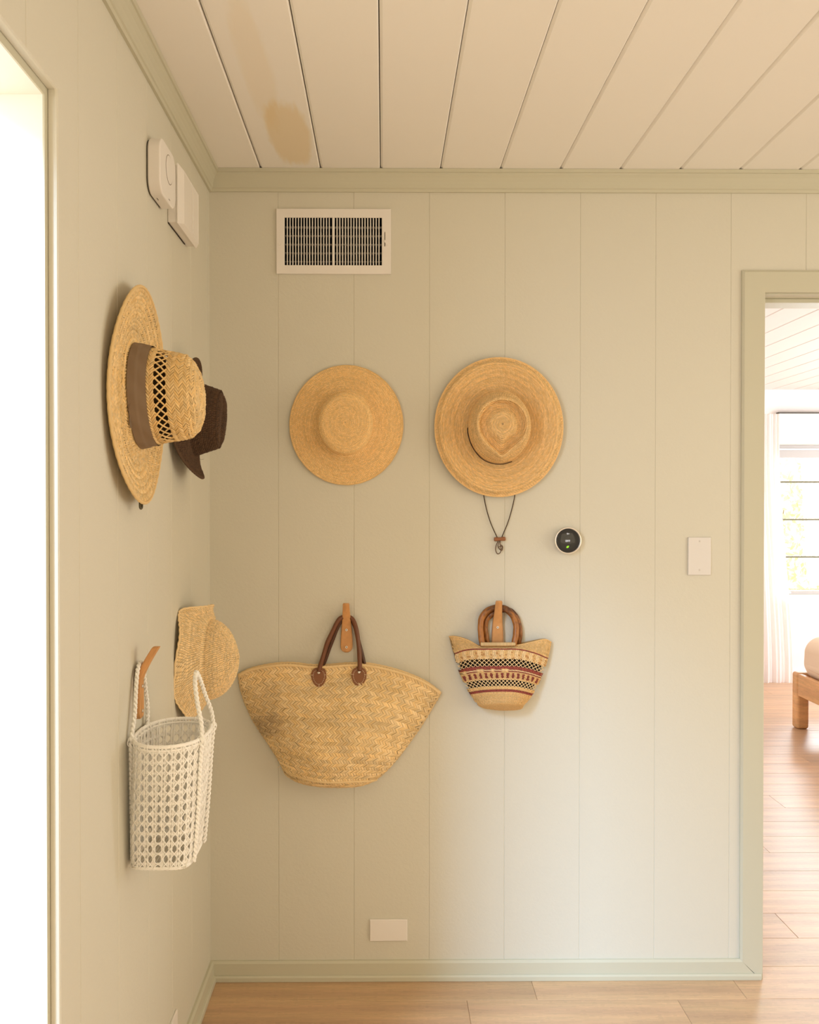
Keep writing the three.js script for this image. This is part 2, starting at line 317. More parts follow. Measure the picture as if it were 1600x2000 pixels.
{ // mouldings
  const crown = [[0, -0.062], [0.007, -0.062], [0.009, -0.0545], [0.0125, -0.052], [0.0135, -0.045], [0.0165, -0.034], [0.0215, -0.023], [0.0265, -0.0165], [0.0275, -0.0115], [0.0315, -0.0105], [0.0325, -0.0005], [0, -0.0005]];
  part('crown_moulding', profiled(crown, (h, v) => V(LX + h, CEIL + v, h), (h, v) => V(RIGHT, CEIL + v, h)), M.trim, structure('trim_1'));
  part('crown_moulding', profiled(crown, (h, v) => V(LX + h, CEIL + v, h), (h, v) => V(LX + h, CEIL + v, FRONT)), M.trim, structure('trim_2'));
  const base = [[0, 0.0005], [0.0195, 0.0005], [0.0195, 0.013], [0.0165, 0.0175], [0.0125, 0.019], [0.0125, 0.0205], [0.0115, 0.052], [0.0065, 0.0585], [0, 0.0585]];
  const g = structure('baseboard_back');
  part('upper_board', profiled(base.map(([h, v]) => [Math.min(h, 0.0125), v]), (h, v) => V(LX + h, v, h), (h, v) => V(1.084 + 0.0585 - Math.max(v, 0.0), v, h)), M.trim, g);
  part('shoe_strip', profiled([[0, 0.0006], [0.0195, 0.0006], [0.0195, 0.013], [0.0165, 0.0178], [0, 0.0178]], (h, v) => V(LX + h, v, h), (h, v) => V(DOOR0 - 0.006, v, h)), M.trim, g);
  part('baseboard', profiled(base, (h, v) => V(LX + h, v, h), (h, v) => V(LX + h, v, OPEN0 - 0.014)), M.trim, structure('baseboard_left'));
  part('baseboard', profiled(base, (h, v) => V(DOOR1 + 0.07, v, h), (h, v) => V(RIGHT, v, h)), M.trim, structure('baseboard_right'));
  // casing of the doorway: same profile, v from the outer edge
  const d = structure('door_1'), cas = [[0, 0.0], [0.0065, 0.0], [0.0115, 0.0065], [0.0125, 0.062], [0.0125, 0.0665], [0.011, 0.068], [0, 0.068]];
  const cx = DOOR0 - 0.068, ct = DOORH + 0.068;
  part('casing', profiled(cas, (h, v) => V(cx + v, Math.max(0.0585 - v, 0.0005), h), (h, v) => V(cx + v, ct - v, h)), M.trim, d);
  part('casing', profiled(cas, (h, v) => V(DOOR1 + 0.068 - v, 0.0005, h), (h, v) => V(DOOR1 + 0.068 - v, ct - v, h)), M.trim, d);
  part('head_casing', profiled(cas, (h, v) => V(cx + v, ct - v, h), (h, v) => V(DOOR1 + 0.068 - v, ct - v, h)), M.trim, d);
  part('head_casing', box(cx, DOORH, -WALL_T - 0.016, DOOR1 + 0.068, ct, -WALL_T - 0.0005), M.trim, d);
  part('casing', box(DOOR1, 0.0005, -WALL_T - 0.016, DOOR1 + 0.068, DOORH - 0.0005, -WALL_T - 0.0005), M.trim, d);
  part('casing', box(cx, 0.0005, -WALL_T - 0.016, DOOR0, DOORH - 0.0005, -WALL_T - 0.0005), M.trim, d);
  part('head_jamb', box(DOOR0, DOORH - 0.004, -WALL_T, DOOR1, DOORH - 0.0002, -0.0005), M.trim, d);
  part('door_stop', rbox(DOOR0 + 0.0003, DOORH - 0.0165, -WALL_T + 0.012, DOOR1 - 0.0003, DOORH - 0.0042, -0.055, 0.002), M.trim, d);
}
{ // the bedroom through the doorway
  const { x0, x1, z1, ceil } = BED, WX0 = 3.22, WX1 = 4.75, WY0 = 0.70, WY1 = 1.93, zb = -WALL_T - 0.0005;
  const far = structure('wall_far'), s = rect(x0 - 0.1, 0, x1 + 0.1, 2.5), h = new THREE.Path();
  h.moveTo(WX0, WY0); h.lineTo(WX0, WY1); h.lineTo(WX1, WY1); h.lineTo(WX1, WY0); h.closePath(); s.holes.push(h);
  const q = slab(s, 0.13); q.translate(0, 0, z1 - 0.13); part('panel', q, M.bedroomWhite, far);
  part('panel', box(x0 - 0.1, 0, z1, x0, 2.5, zb), M.bedroomWhite, structure('wall_bedroom_left'));
  const rs = rect(-zb, 0, -z1, 2.5), rh = new THREE.Path(); rh.moveTo(1.0, 0.4); rh.lineTo(1.0, 2.15); rh.lineTo(3.8, 2.15); rh.lineTo(3.8, 0.4); rh.closePath(); rs.holes.push(rh);
  const rq = slab(rs, 0.12); rq.rotateY(QUARTER); rq.translate(x1, 0, 0); part('panel', rq, M.bedroomWhite, structure('wall_bedroom_right'));
  const w3 = structure('added_window_3'); const f3 = [];  // unseen side window, added for the bedroom fill
  for (const [a, b, c, d] of [[1.0, 0.4, 3.8, 0.45], [1.0, 2.1, 3.8, 2.15], [1.0, 0.45, 1.05, 2.1], [3.75, 0.45, 3.8, 2.1], [2.37, 0.45, 2.43, 2.1]]) f3.push(box(x1 + 0.04, b, -c, x1 + 0.09, d, -a));
  part('frame', mergeGeometries(f3), M.white, w3);
  const c = structure('ceiling_bedroom');
  part('deck', box(x0 - 0.1, ceil + 0.014, z1 - 0.13, x1 + 0.12, ceil + 0.06, zb), M.bedroomWhite, c);
  const jm = std([0.50, 0.36, 0.22], 0.9); part('joint_backing', box(x0, ceil + 0.0122, z1, x1, ceil + 0.0138, zb), jm, c);
  for (let k = 0, x = x0; x < x1 - 0.01; k++, x += 0.1795) {
    const a = x + 0.0017, b = Math.min(x1, x + 0.1795) - 0.0017;
    part('plank', profiled([[a, 0.012], [a, 0.004], [a + 0.004, 0], [b - 0.004, 0], [b, 0.004], [b, 0.012]], (hh, v) => V(hh, ceil + v, z1), (hh, v) => V(hh, ceil + v, zb)), M.ceilingWhite, c);
  }
  part('baseboard', box(x0 + 0.001, 0.0005, z1 + 0.0005, x1 - 0.001, 0.075, z1 + 0.014), M.bedroomWhite, structure('baseboard_far'));
  // window: dark aluminium frame, three rails, four panes
  const w = structure('window_1'), zf = z1 - 0.06;
  const fr = [box(WX0 + 0.001, WY1 - 0.105, zf - 0.02, WX1 - 0.001, WY1 - 0.001, zf + 0.035), box(WX0 + 0.001, WY0 + 0.001, zf - 0.02, WX1 - 0.001, WY0 + 0.03, zf + 0.03), box(WX0 + 0.001, WY0 + 0.03, zf - 0.02, WX0 + 0.012, WY1 - 0.105, zf + 0.02), box(WX1 - 0.03, WY0 + 0.03, zf - 0.02, WX1 - 0.001, WY1 - 0.105, zf + 0.02)];
  part('frame', mergeGeometries(fr), M.aluminium, w);
  part('frame_lip', box(WX0 + 0.001, WY1 - 0.042, zf + 0.0355, WX1 - 0.001, WY1 - 0.028, zf + 0.046), std([0.62, 0.60, 0.57], 0.35, { metalness: 0.3 }), w);
  const ys = [WY0 + 0.03, 1.008, 1.317, 1.627, WY1 - 0.105];
  for (let k = 1; k < 4; k++) part('rail', box(WX0 + 0.012, ys[k] - 0.0065, zf - 0.016, WX1 - 0.03, ys[k] + 0.0065, zf + 0.016), std([0.16, 0.15, 0.08], 0.6), w);
  const glass = new THREE.MeshPhysicalMaterial({ color: 0xffffff, transmission: 1, thickness: 0, roughness: 0.0, ior: 1.45 });
  for (let k = 0; k < 4; k++) part('pane', box(WX0 + 0.012, ys[k] + (k ? 0.0065 : 0), zf - 0.003, WX1 - 0.03, ys[k + 1] - (k < 3 ? 0.0065 : 0), zf + 0.003), glass, w);
  const lt = new THREE.CylinderGeometry(0.009, 0.009, 0.012, 16); lt.rotateX(QUARTER); lt.translate(WX0 + 0.125, WY0 + 0.016, zf + 0.036); part('latch', lt, M.white, w);
  part('ground', box(x0 - 4, -0.4, -16, x1 + 6, -0.3, z1 - 0.2), std([0.5, 0.46, 0.4], 0.9), structure('ground'));
}
// ---------------------------------------------------------------- fittings on the walls
// local frame of every thing on a wall: x to the right along the wall, y up, z out of the wall
const backAt = (x, y) => [x, y, 0], leftAt = (z, y) => [LX, y, z];
{ // supply register
  const t = thing('air_vent', 'white metal wall register with upright louvres above the round straw hats', 'vent', backAt(VENT.x, VENT.y));
  const w = VENT.w / 2, h = VENT.h / 2, ix = 0.1475, iy = 0.0715;
  const s = rect(-w, -h, w, h);
  for (const [a, b] of [[-ix, -0.0045], [0.003, 0.1450]]) { const p = new THREE.Path(); p.moveTo(a, -iy); p.lineTo(a, iy); p.lineTo(b, iy); p.lineTo(b, -iy); p.closePath(); s.holes.push(p); }
  const slot = new THREE.Path(); slot.moveTo(0.1525, 0.004); slot.lineTo(0.1525, 0.028); slot.lineTo(0.1550, 0.028); slot.lineTo(0.1550, 0.004); slot.closePath(); s.holes.push(slot);
  const slot2 = new THREE.Path(); slot2.moveTo(0.1525, -0.014); slot2.lineTo(0.1525, -0.004); slot2.lineTo(0.1550, -0.004); slot2.lineTo(0.1550, -0.014); slot2.closePath(); s.holes.push(slot2);
  const face = slab(s, 0.006, 0.0018, 2); face.translate(0, 0, 0.0012); part('face_plate', face, M.plate, t);
  const louvre = slab(poly([[-0.0014, 0], [0.0014, 0], [0.0014, iy * 2], [-0.0014, iy * 2]]), 0.0115, 0.0005); louvre.translate(0, -iy, -0.0065); louvre.rotateY(0.0);
  for (const [a, n, tilt] of [[-ix, 16, 0.16], [0.003, 16, -0.10]]) {
    const pitch = 0.00844;
    for (let k = 0; k < n; k++) { const q = part('louvre', louvre, M.plate, t); q.position.set(a + 0.0072 + k * pitch, 0, 0.0005); q.rotation.y = tilt; }
  }
  const damper = rbox(-ix - 0.001, -0.0008, -0.030, ix + 0.001, 0.0008, -0.014, 0.0004, 1);
  for (let k = 0; k < 5; k++) { const q = part('damper_blade', damper, M.plate, t); q.position.y = 0.0495 - k * 0.0262; }
  const duct = [box(-ix - 0.0015, -iy - 0.0015, -0.15, ix + 0.0015, iy + 0.0015, -0.148), box(-ix - 0.002, -iy - 0.002, -0.148, -ix - 0.001, iy + 0.002, -0.001), box(ix + 0.001, -iy - 0.002, -0.148, ix + 0.002, iy + 0.002, -0.001), box(-ix - 0.001, iy + 0.001, -0.148, ix + 0.001, iy + 0.002, -0.001), box(-ix - 0.001, -iy - 0.002, -0.148, ix + 0.001, -iy - 0.001, -0.001)];
  part('duct', mergeGeometries(duct), M.dark, t);
  for (const x of [-0.1625, 0.1605]) { const q = new THREE.CylinderGeometry(0.0036, 0.004, 0.0016, 20); q.rotateX(QUARTER); q.translate(x, -0.0085 + (x > 0 ? 0.0 : 0.0), 0.0078); part('screw', q, M.plate, t); }
  part('damper_lever', rbox(0.1520, -0.004, 0.004, 0.1556, 0.003, 0.013, 0.0008, 1), M.plate, t);
}
function blankPlate(w, h, screws, mat = M.plate) {                      // blank cover plate with bevelled rim
  const parts = [], s = rect(-w / 2, -h / 2, w / 2, h / 2); parts.push(slab(s, 0.0062, 0.0022, 3));
  return parts[0];
}
{ // blank switch plate
  const t = thing('switch_plate', 'upright blank white cover plate with two screws left of the doorway', 'wall plate', backAt(0.958, 1.2855));
  part('plate', blankPlate(0.070, 0.115), M.cover, t);
  for (const y of [0.0455, -0.0415]) { const q = new THREE.CylinderGeometry(0.0028, 0.0034, 0.0014, 16); q.rotateX(QUARTER); q.translate(0, y, 0.0067); const r = part('screw', q, M.cover, t); part('screw_slot', box(-0.0004, y - 0.0023, 0.0072, 0.0004, y + 0.0023, 0.0076), std([0.35, 0.30, 0.24], 0.7), r); }
  t.rotation.z = -0.004;
}
{
  const t = thing('outlet_cover', 'blank white cover plate lying sideways on the back wall above the baseboard', 'wall plate', backAt(0.0145, 0.150));
  part('plate', blankPlate(0.114, 0.066), M.plate, t); t.rotation.z = 0.006;
}
{
  const t = thing('outlet_cover', 'outlet cover plate low on the left wall cut off by the bottom edge', 'wall plate', leftAt(0.525, 0.112), QUARTER);
  part('plate', blankPlate(0.115, 0.114), M.plate, t);
}
{ // round thermostat
  const t = thing('thermostat', 'round black-faced thermostat in a pale metal ring with a green leaf light', 'thermostat', backAt(0.5555, 1.3335));
  const ring = new THREE.LatheGeometry([[0, 0.0003], [0.030, 0.0003], [0.0335, 0.0005], [0.034, 0.010], [0.0385, 0.013], [0.0402, 0.016], [0.0403, 0.028], [0.0396, 0.0305], [0.0378, 0.0312], [0.0366, 0.0300], [0.0364, 0.022], [0, 0.022]].map(([x, y]) => new THREE.Vector2(x, y)), 72); ring.rotateX(QUARTER);
  t.scale.z = 0.72;
  part('ring', ring, std([0.86, 0.80, 0.71], 0.28, { metalness: 0.65 }), t);
  const cv = document.createElement('canvas'); cv.width = cv.height = 512; const c = cv.getContext('2d');
  c.fillStyle = '#060705'; c.fillRect(0, 0, 512, 512);
  c.fillStyle = '#1d1b12'; c.beginPath(); c.arc(256, 262, 178, 0, Math.PI * 2); c.fill();
  c.fillStyle = '#ffffff'; c.font = 'bold 56px sans-serif'; c.textAlign = 'center'; c.textBaseline = 'middle'; c.fillText('OFF', 253, 262);
  c.font = 'bold 52px sans-serif'; c.fillText('1=', 257, 112);
  c.fillStyle = '#a6f22a'; c.beginPath(); c.moveTo(222, 410); c.quadraticCurveTo(218, 366, 276, 362); c.quadraticCurveTo(284, 404, 250, 414); c.closePath(); c.fill();
  const map = new THREE.CanvasTexture(cv); map.colorSpace = THREE.SRGBColorSpace;
  const disc = new THREE.CircleGeometry(0.0364, 64); disc.translate(0, 0, 0.0232);
  part('display', disc, new THREE.MeshStandardMaterial({ color: 0x000000, emissive: 0xffffff, emissiveMap: map, emissiveIntensity: 0.95, roughness: 0.5 }), t);
  const dome = new THREE.LatheGeometry([[0.0365, 0.0262], [0.0355, 0.0290], [0.030, 0.0309], [0.020, 0.0322], [0.010, 0.0328], [0.0001, 0.033]].map(([x, y]) => new THREE.Vector2(x, y)), 64); dome.rotateX(QUARTER);
  part('glass', dome, new THREE.MeshPhysicalMaterial({ color: 0xffffff, transmission: 1, thickness: 0, roughness: 0.02, ior: 1.22 }), t);
}
{ // siren: deep rounded box with a round button
  const t = thing('security_siren', 'white rounded alarm box with a round button on the left wall', 'alarm', leftAt(0.659, 2.199), QUARTER);
  const w = 0.150, h = 0.127, r = 0.034;
  const rr = (k) => { const s = new THREE.Shape(), a = w / 2 - k, b = h / 2 - k, q = r - k; s.moveTo(-a + q, -b); s.lineTo(a - q, -b); s.absarc(a - q, -b + q, q, -QUARTER, 0); s.lineTo(a, b - q); s.absarc(a - q, b - q, q, 0, QUARTER); s.lineTo(-a + q, b); s.absarc(-a + q, b - q, q, QUARTER, Math.PI); s.lineTo(-a, -b + q); s.absarc(-a + q, -b + q, q, Math.PI, 1.5 * Math.PI); return s; };
  const back = slab(rr(0.003), 0.003, 0); part('back_plate', back, std([0.10, 0.09, 0.07], 0.7), t);
  const body = slab(rr(0), 0.0285, 0.0035, 4); body.translate(0, 0, 0.0032); part('case', body, M.plate, t);
  const btn = new THREE.LatheGeometry([[0, 0.0334], [0.0295, 0.0334], [0.0312, 0.0328], [0.0318, 0.0316]].map(([x, y]) => new THREE.Vector2(x, y)), 48); btn.rotateX(QUARTER); btn.translate(0.009, 0.014, 0); part('button', btn, M.plate, t);
  const gr = new THREE.TorusGeometry(0.0325, 0.0008, 8, 48); gr.translate(0.009, 0.014, 0.0317); part('button_groove', gr, std([0.22, 0.18, 0.13], 0.8), t);
  part('sound_slot', rbox(0.004, -0.055, 0.0312, 0.016, -0.0535, 0.0322, 0.0004, 1), M.gap, t);
  part('sound_slot', rbox(-0.03, -h / 2 - 0.0004, 0.012, -0.015, -h / 2 + 0.001, 0.0135, 0.0003, 1), M.gap, t);
}
{ // door chime box
  const t = thing('door_chime', 'white oblong door chime high on the left wall near the corner', 'door chime', leftAt(0.4275, 2.199), QUARTER);
  const w = 0.218, h = 0.146;
  part('box', rbox(-w / 2 + 0.002, -h / 2 + 0.003, 0.0002, w / 2 - 0.002, h / 2 - 0.003, 0.0225, 0.003), M.plate, t);
  const a = [], ring = (x, y, z, dx = 0) => [V(-x + dx, -y, z), V(x, -y, z), V(x, y, z), V(-x + dx, y, z)];
  const lev = [ring(w / 2, h / 2, 0.0228), ring(w / 2, h / 2, 0.0255), ring(w / 2 - 0.012, h / 2 - 0.008, 0.0345, 0.020), ring(w / 2 - 0.0135, h / 2 - 0.0095, 0.0335, 0.0215)];
  const tri = (...q) => q.forEach((v) => a.push(v.x, v.y, v.z));
  for (let k = 0; k < lev.length - 1; k++) for (let e = 0; e < 4; e++) { const f = (e + 1) % 4; tri(lev[k][e], lev[k][f], lev[k + 1][e]); tri(lev[k][f], lev[k + 1][f], lev[k + 1][e]); }
  for (const [L, fl] of [[lev[0], 1], [lev[3], 0]]) fl ? (tri(L[0], L[2], L[1]), tri(L[0], L[3], L[2])) : (tri(L[0], L[1], L[2]), tri(L[0], L[2], L[3]));
  const g = new THREE.BufferGeometry(); g.setAttribute('position', new THREE.Float32BufferAttribute(a, 3)); g.computeVertexNormals();
  part('cover', g, M.plate, t);
  part('cover_rib', rbox(0.020, -h / 2 + 0.012, 0.0333, 0.0225, h / 2 - 0.012, 0.0345, 0.0005, 1), M.plate, t);
  part('cover_rib', rbox(0.034, -h / 2 + 0.012, 0.0333, 0.0365, h / 2 - 0.012, 0.0345, 0.0005, 1), M.plate, t);
  part('back_gasket', rbox(-w / 2 + 0.004, -h / 2 + 0.001, 0.0002, w / 2 - 0.03, -h / 2 + 0.003, 0.003, 0.0004, 1), M.gap, t);
}
// wooden peg hooks: a tapering strip, screwed on at its foot, leaning out of the wall at its top
const hookWood = texture(64, 256, (x, y) => { const k = 0.86 + 0.12 * tn(x, y, 14, 3) + 0.06 * tn(x, y, 30, 20); return [Math.min(255, 216 * k), Math.min(255, 158 * k), Math.min(255, 98 * k)]; });
const hookMat = new THREE.MeshStandardMaterial({ map: hookWood, roughness: 0.5, side: THREE.DoubleSide });
function hookGeo(thick, lean) {
  const n = 40, m = 20, p = [], uv = [], idx = [], len = 0.152;
  const width = (s) => lerp(0.0365, 0.0195, smooth(0.15, 1.05, s)) * Math.sqrt(clamp(1 - ((0.115 - s) / 0.12) ** 2 * (s < 0.115 ? 1 : 0), 0.0, 1)) * (s > 0.985 ? lerp(1, 0.85, (s - 0.985) / 0.015) : 1);
  const zc = (s) => thick / 2 + 0.0003 + lean * Math.max(0, s - 0.52) ** 1.25 * 2.2;
  for (let k = 0; k <= n; k++) {
    const s = k / n, w = width(s) / 2, th = thick / 2 * (s > 0.98 ? 0.9 : s < 0.01 ? 0.6 : 1);
    for (let a = 0; a <= m; a++) { const an = a / m * Math.PI * 2, cx = Math.cos(an), sx = Math.sin(an), q = 0.32; p.push(Math.sign(cx) * Math.abs(cx) ** q * w, s * len, zc(s) + Math.sign(sx) * Math.abs(sx) ** q * th); uv.push(a / m, s); }
  }
  for (let k = 0; k < n; k++) for (let a = 0; a < m; a++) { const q = k * (m + 1) + a; idx.push(q, q + 1, q + m + 1, q + 1, q + m + 2, q + m + 1); }
  for (const k of [0, n]) { const c = p.length / 3; p.push(0, k / n * len, zc(k / n)); uv.push(0.5, k / n); for (let a = 0; a < m; a++) { const q = k * (m + 1) + a; k ? idx.push(c, q, q + 1) : idx.push(c, q + 1, q); } }
  const g = new THREE.BufferGeometry(); g.setAttribute('position', new THREE.Float32BufferAttribute(p, 3)); g.setAttribute('uv', new THREE.Float32BufferAttribute(uv, 2)); g.setIndex(idx); g.computeVertexNormals(); return g;
}
const hookBody = hookGeo(0.015, 0.043);
function makeHook(label, pos, turn) {
  const t = thing('wall_hook', label, 'hook', pos, turn, 'wooden hooks on the walls'); part('peg', hookBody, hookMat, t);
  for (const y of [0.0165, 0.0685]) {
    const q = new THREE.LatheGeometry([[0, 0.0160], [0.0014, 0.0160], [0.0016, 0.0168], [0.0034, 0.0168], [0.0040, 0.0160], [0.004, 0.0152]].map(([x, z]) => new THREE.Vector2(x, z)), 24); q.rotateX(QUARTER); q.translate(0, y, 0.0005);
    const sc = part('screw', q, M.metal, t); const hd = new THREE.CylinderGeometry(0.0014, 0.0014, 0.0002, 12); hd.rotateX(QUARTER); hd.translate(0, y, 0.0168); part('socket', hd, M.dark, sc);
  }
  return t;
}
makeHook('wooden hook holding the leather handles of the large market basket', backAt(-0.1125, 0.996), 0);
makeHook('wooden hook inside the arched handles of the small striped basket', backAt(0.344, 1.003), 0);
makeHook('wooden hook on the left wall holding the white cane bag', leftAt(0.832, 0.990), QUARTER);

// ---------------------------------------------------------------- bed, curtain and the window's box in the bedroom
{
  const t = thing('bed', 'low oak bed with a thick peach mattress through the doorway', 'bed', [2.65, 0, -3.05]);
  const wood = new THREE.MeshStandardMaterial({ map: oak, color: rgb(1.3, 1.15, 0.92), roughness: 0.5, side: THREE.DoubleSide });
  const uvBox = (g, s = 1) => { const P = g.attributes.position, u = g.attributes.uv; for (let i = 0; i < P.count; i++) u.setXY(i, (P.getX(i) + P.getZ(i)) * 0.6 * s, P.getY(i) * 1.2 * s); return g; };
  const BW = 1.45, BL = 2.02;
  const leg = uvBox(rbox(0, 0.0005, -0.08, 0.08, 0.362, 0, 0.018, 4));
  for (const [x, z] of [[0, 0], [BW - 0.08, 0], [0, BL + 0.08], [BW - 0.08, BL + 0.08]]) { const q = part('leg', leg, wood, t); q.position.set(x, 0, z); }
  part('side_rail', uvBox(rbox(0.004, 0.215, 0.0003, 0.034, 0.356, BL - 0.0003, 0.006, 3)), wood, t);
  part('side_rail', uvBox(rbox(BW - 0.034, 0.215, 0.0003, BW - 0.004, 0.356, BL - 0.0003, 0.006, 3)), wood, t);
  part('end_rail', uvBox(rbox(0.0803, 0.215, -0.07, BW - 0.0803, 0.356, -0.04, 0.006, 3)), wood, t);
  part('end_rail', uvBox(rbox(0.0803, 0.215, BL + 0.04, BW - 0.0803, 0.356, BL + 0.07, 0.006, 3)), wood, t);
  const slats = []; for (let k = 0; k < 14; k++) slats.push(box(0.0345, 0.30, 0.05 + k * 0.14, BW - 0.0345, 0.318, 0.12 + k * 0.14)); part('slats', mergeGeometries(slats), wood, t);
  const linen = std([0.90, 0.72, 0.53], 0.9);
  const mg = new RoundedBoxGeometry(BW - 0.06, 0.275, BL + 0.09, 10, 0.10); mg.translate(BW / 2, 0.463, BL / 2);
  const P = mg.attributes.position; for (let i = 0; i < P.count; i++) { const x = P.getX(i), y = P.getY(i), z = P.getZ(i), k = 0.004 * Math.sin(z * 23 + y * 14) + 0.003 * Math.sin(z * 51 - y * 31); P.setXYZ(i, x + (x < 0.15 ? k : 0), y, z); } mg.computeVertexNormals();
  const m = thing('mattress', 'thick peach linen-covered mattress lying on the low oak bed', 'mattress', [2.65, 0, -3.05]);
  part('cover', mg, linen, m);
  const pipe = new Weave(); pipe.tube(along(curve([V(0.055, 0.40, 0.0), V(0.036, 0.40, 0.1), V(0.033, 0.40, 0.5), V(0.033, 0.40, 1.2), V(0.033, 0.40, 1.9)]), 40), 0.004, [0.8, 0.6, 0.42], 6); pipe.build('piping', M.strawMatte, m);
}
{
  const t = thing('curtain', 'sheer white curtain hanging to the floor left of the bedroom window', 'curtain', [3.0, 0, -4.56]);
  const w = new Weave(), yt = 2.165;
  w.grid(180, 24, (u, v) => { const spread = lerp(0.40, 0.52, smooth(0.1, 1, v)), x = lerp(-0.215, -0.215 + spread, u) ; return V(x, lerp(yt, 0.003, v), (0.007 + 0.005 * v) * Math.sin(u * 34 + 0.6 * Math.sin(v * 3 + u * 6)) + 0.006 * Math.sin(u * 97)); }, [1, 1, 1]);
  w.build('cloth', new THREE.MeshPhysicalMaterial({ color: rgb(0.95, 0.90, 0.86), roughness: 0.95, transmission: 0.55, thickness: 0, side: THREE.DoubleSide }), t);
  const hem = new Weave(); hem.tube(Array.from({ length: 90 }, (_, k) => { const u = k / 89; return V(lerp(-0.215, 0.185, u), yt + 0.002, 0.007 * Math.sin(u * 34 + 0.6 * Math.sin(u * 6)) + 0.006 * Math.sin(u * 97)); }), 0.004, [0.9, 0.86, 0.8], 5); hem.build('heading', M.strawMatte, t);
}
{
  const t = thing('window_valance', 'white box valance with a dark strip above the bedroom window', 'valance', [3.99, 1.93, BED.z1]);
  part('box', rbox(-0.77, 0.003, 0.0005, 0.77, 0.252, 0.055, 0.003), M.bedroomWhite, t);
  part('top_strip', box(-0.775, 0.2525, 0.004, 0.775, 0.264, 0.06), std([0.10, 0.09, 0.07], 0.6), t);  // dark strip along the top of the box
}
{ // bushes outside the bedroom window
  const leafG = new THREE.BufferGeometry(); leafG.setAttribute('position', new THREE.Float32BufferAttribute([0, 0, 0, 0.02, 0.045, 0.006, 0, 0.1, 0, -0.02, 0.045, 0.006], 3)); leafG.setIndex([0, 1, 2, 0, 2, 3]); leafG.computeVertexNormals();
  const lm = new THREE.MeshPhysicalMaterial({ color: rgb(0.42, 0.40, 0.2), roughness: 0.9, transmission: 0.4, thickness: 0, side: THREE.DoubleSide });
  const bush = (x, z, sx, sy, n, label) => {
    const t = thing('garden_shrub', label, 'shrub', [x, -0.3, z]);
    const im = new THREE.InstancedMesh(leafG, lm, n), d = new THREE.Object3D();
    for (let k = 0; k < n; k++) { const a = rnd() * 6.283, c = 2 * rnd() - 1, r = Math.cbrt(rnd()), s = Math.sqrt(1 - c * c); d.position.set(Math.cos(a) * s * r * sx, sy * 0.62 + c * r * sy * 0.55 + 0.1 * rnd(), Math.sin(a) * s * r * sx); d.rotation.set(rnd() * 6, rnd() * 6, rnd() * 6); d.scale.setScalar(0.6 + 0.7 * rnd()); d.updateMatrix(); im.setMatrixAt(k, d.matrix); }
    im.name = 'foliage'; im.userData.kind = 'stuff'; t.add(im);
    const w = new Weave(); for (let k = 0; k < 6; k++) w.tube(along(curve([V(0.03 * (rnd() - 0.5), 0, 0.03 * (rnd() - 0.5)), V(0.2 * (rnd() - 0.5), sy * 0.4, 0.2 * (rnd() - 0.5)), V(sx * (rnd() - 0.5), sy * 0.85, sx * (rnd() - 0.5))]), 8), (q) => 0.02 * (1 - 0.7 * q), [0.25, 0.18, 0.12], 6); w.build('stems', M.strawMatte, t);
  };
  bush(4.65, -8.2, 0.75, 2.0, 1400, 'pale leafy shrub outside the bedroom window');
}
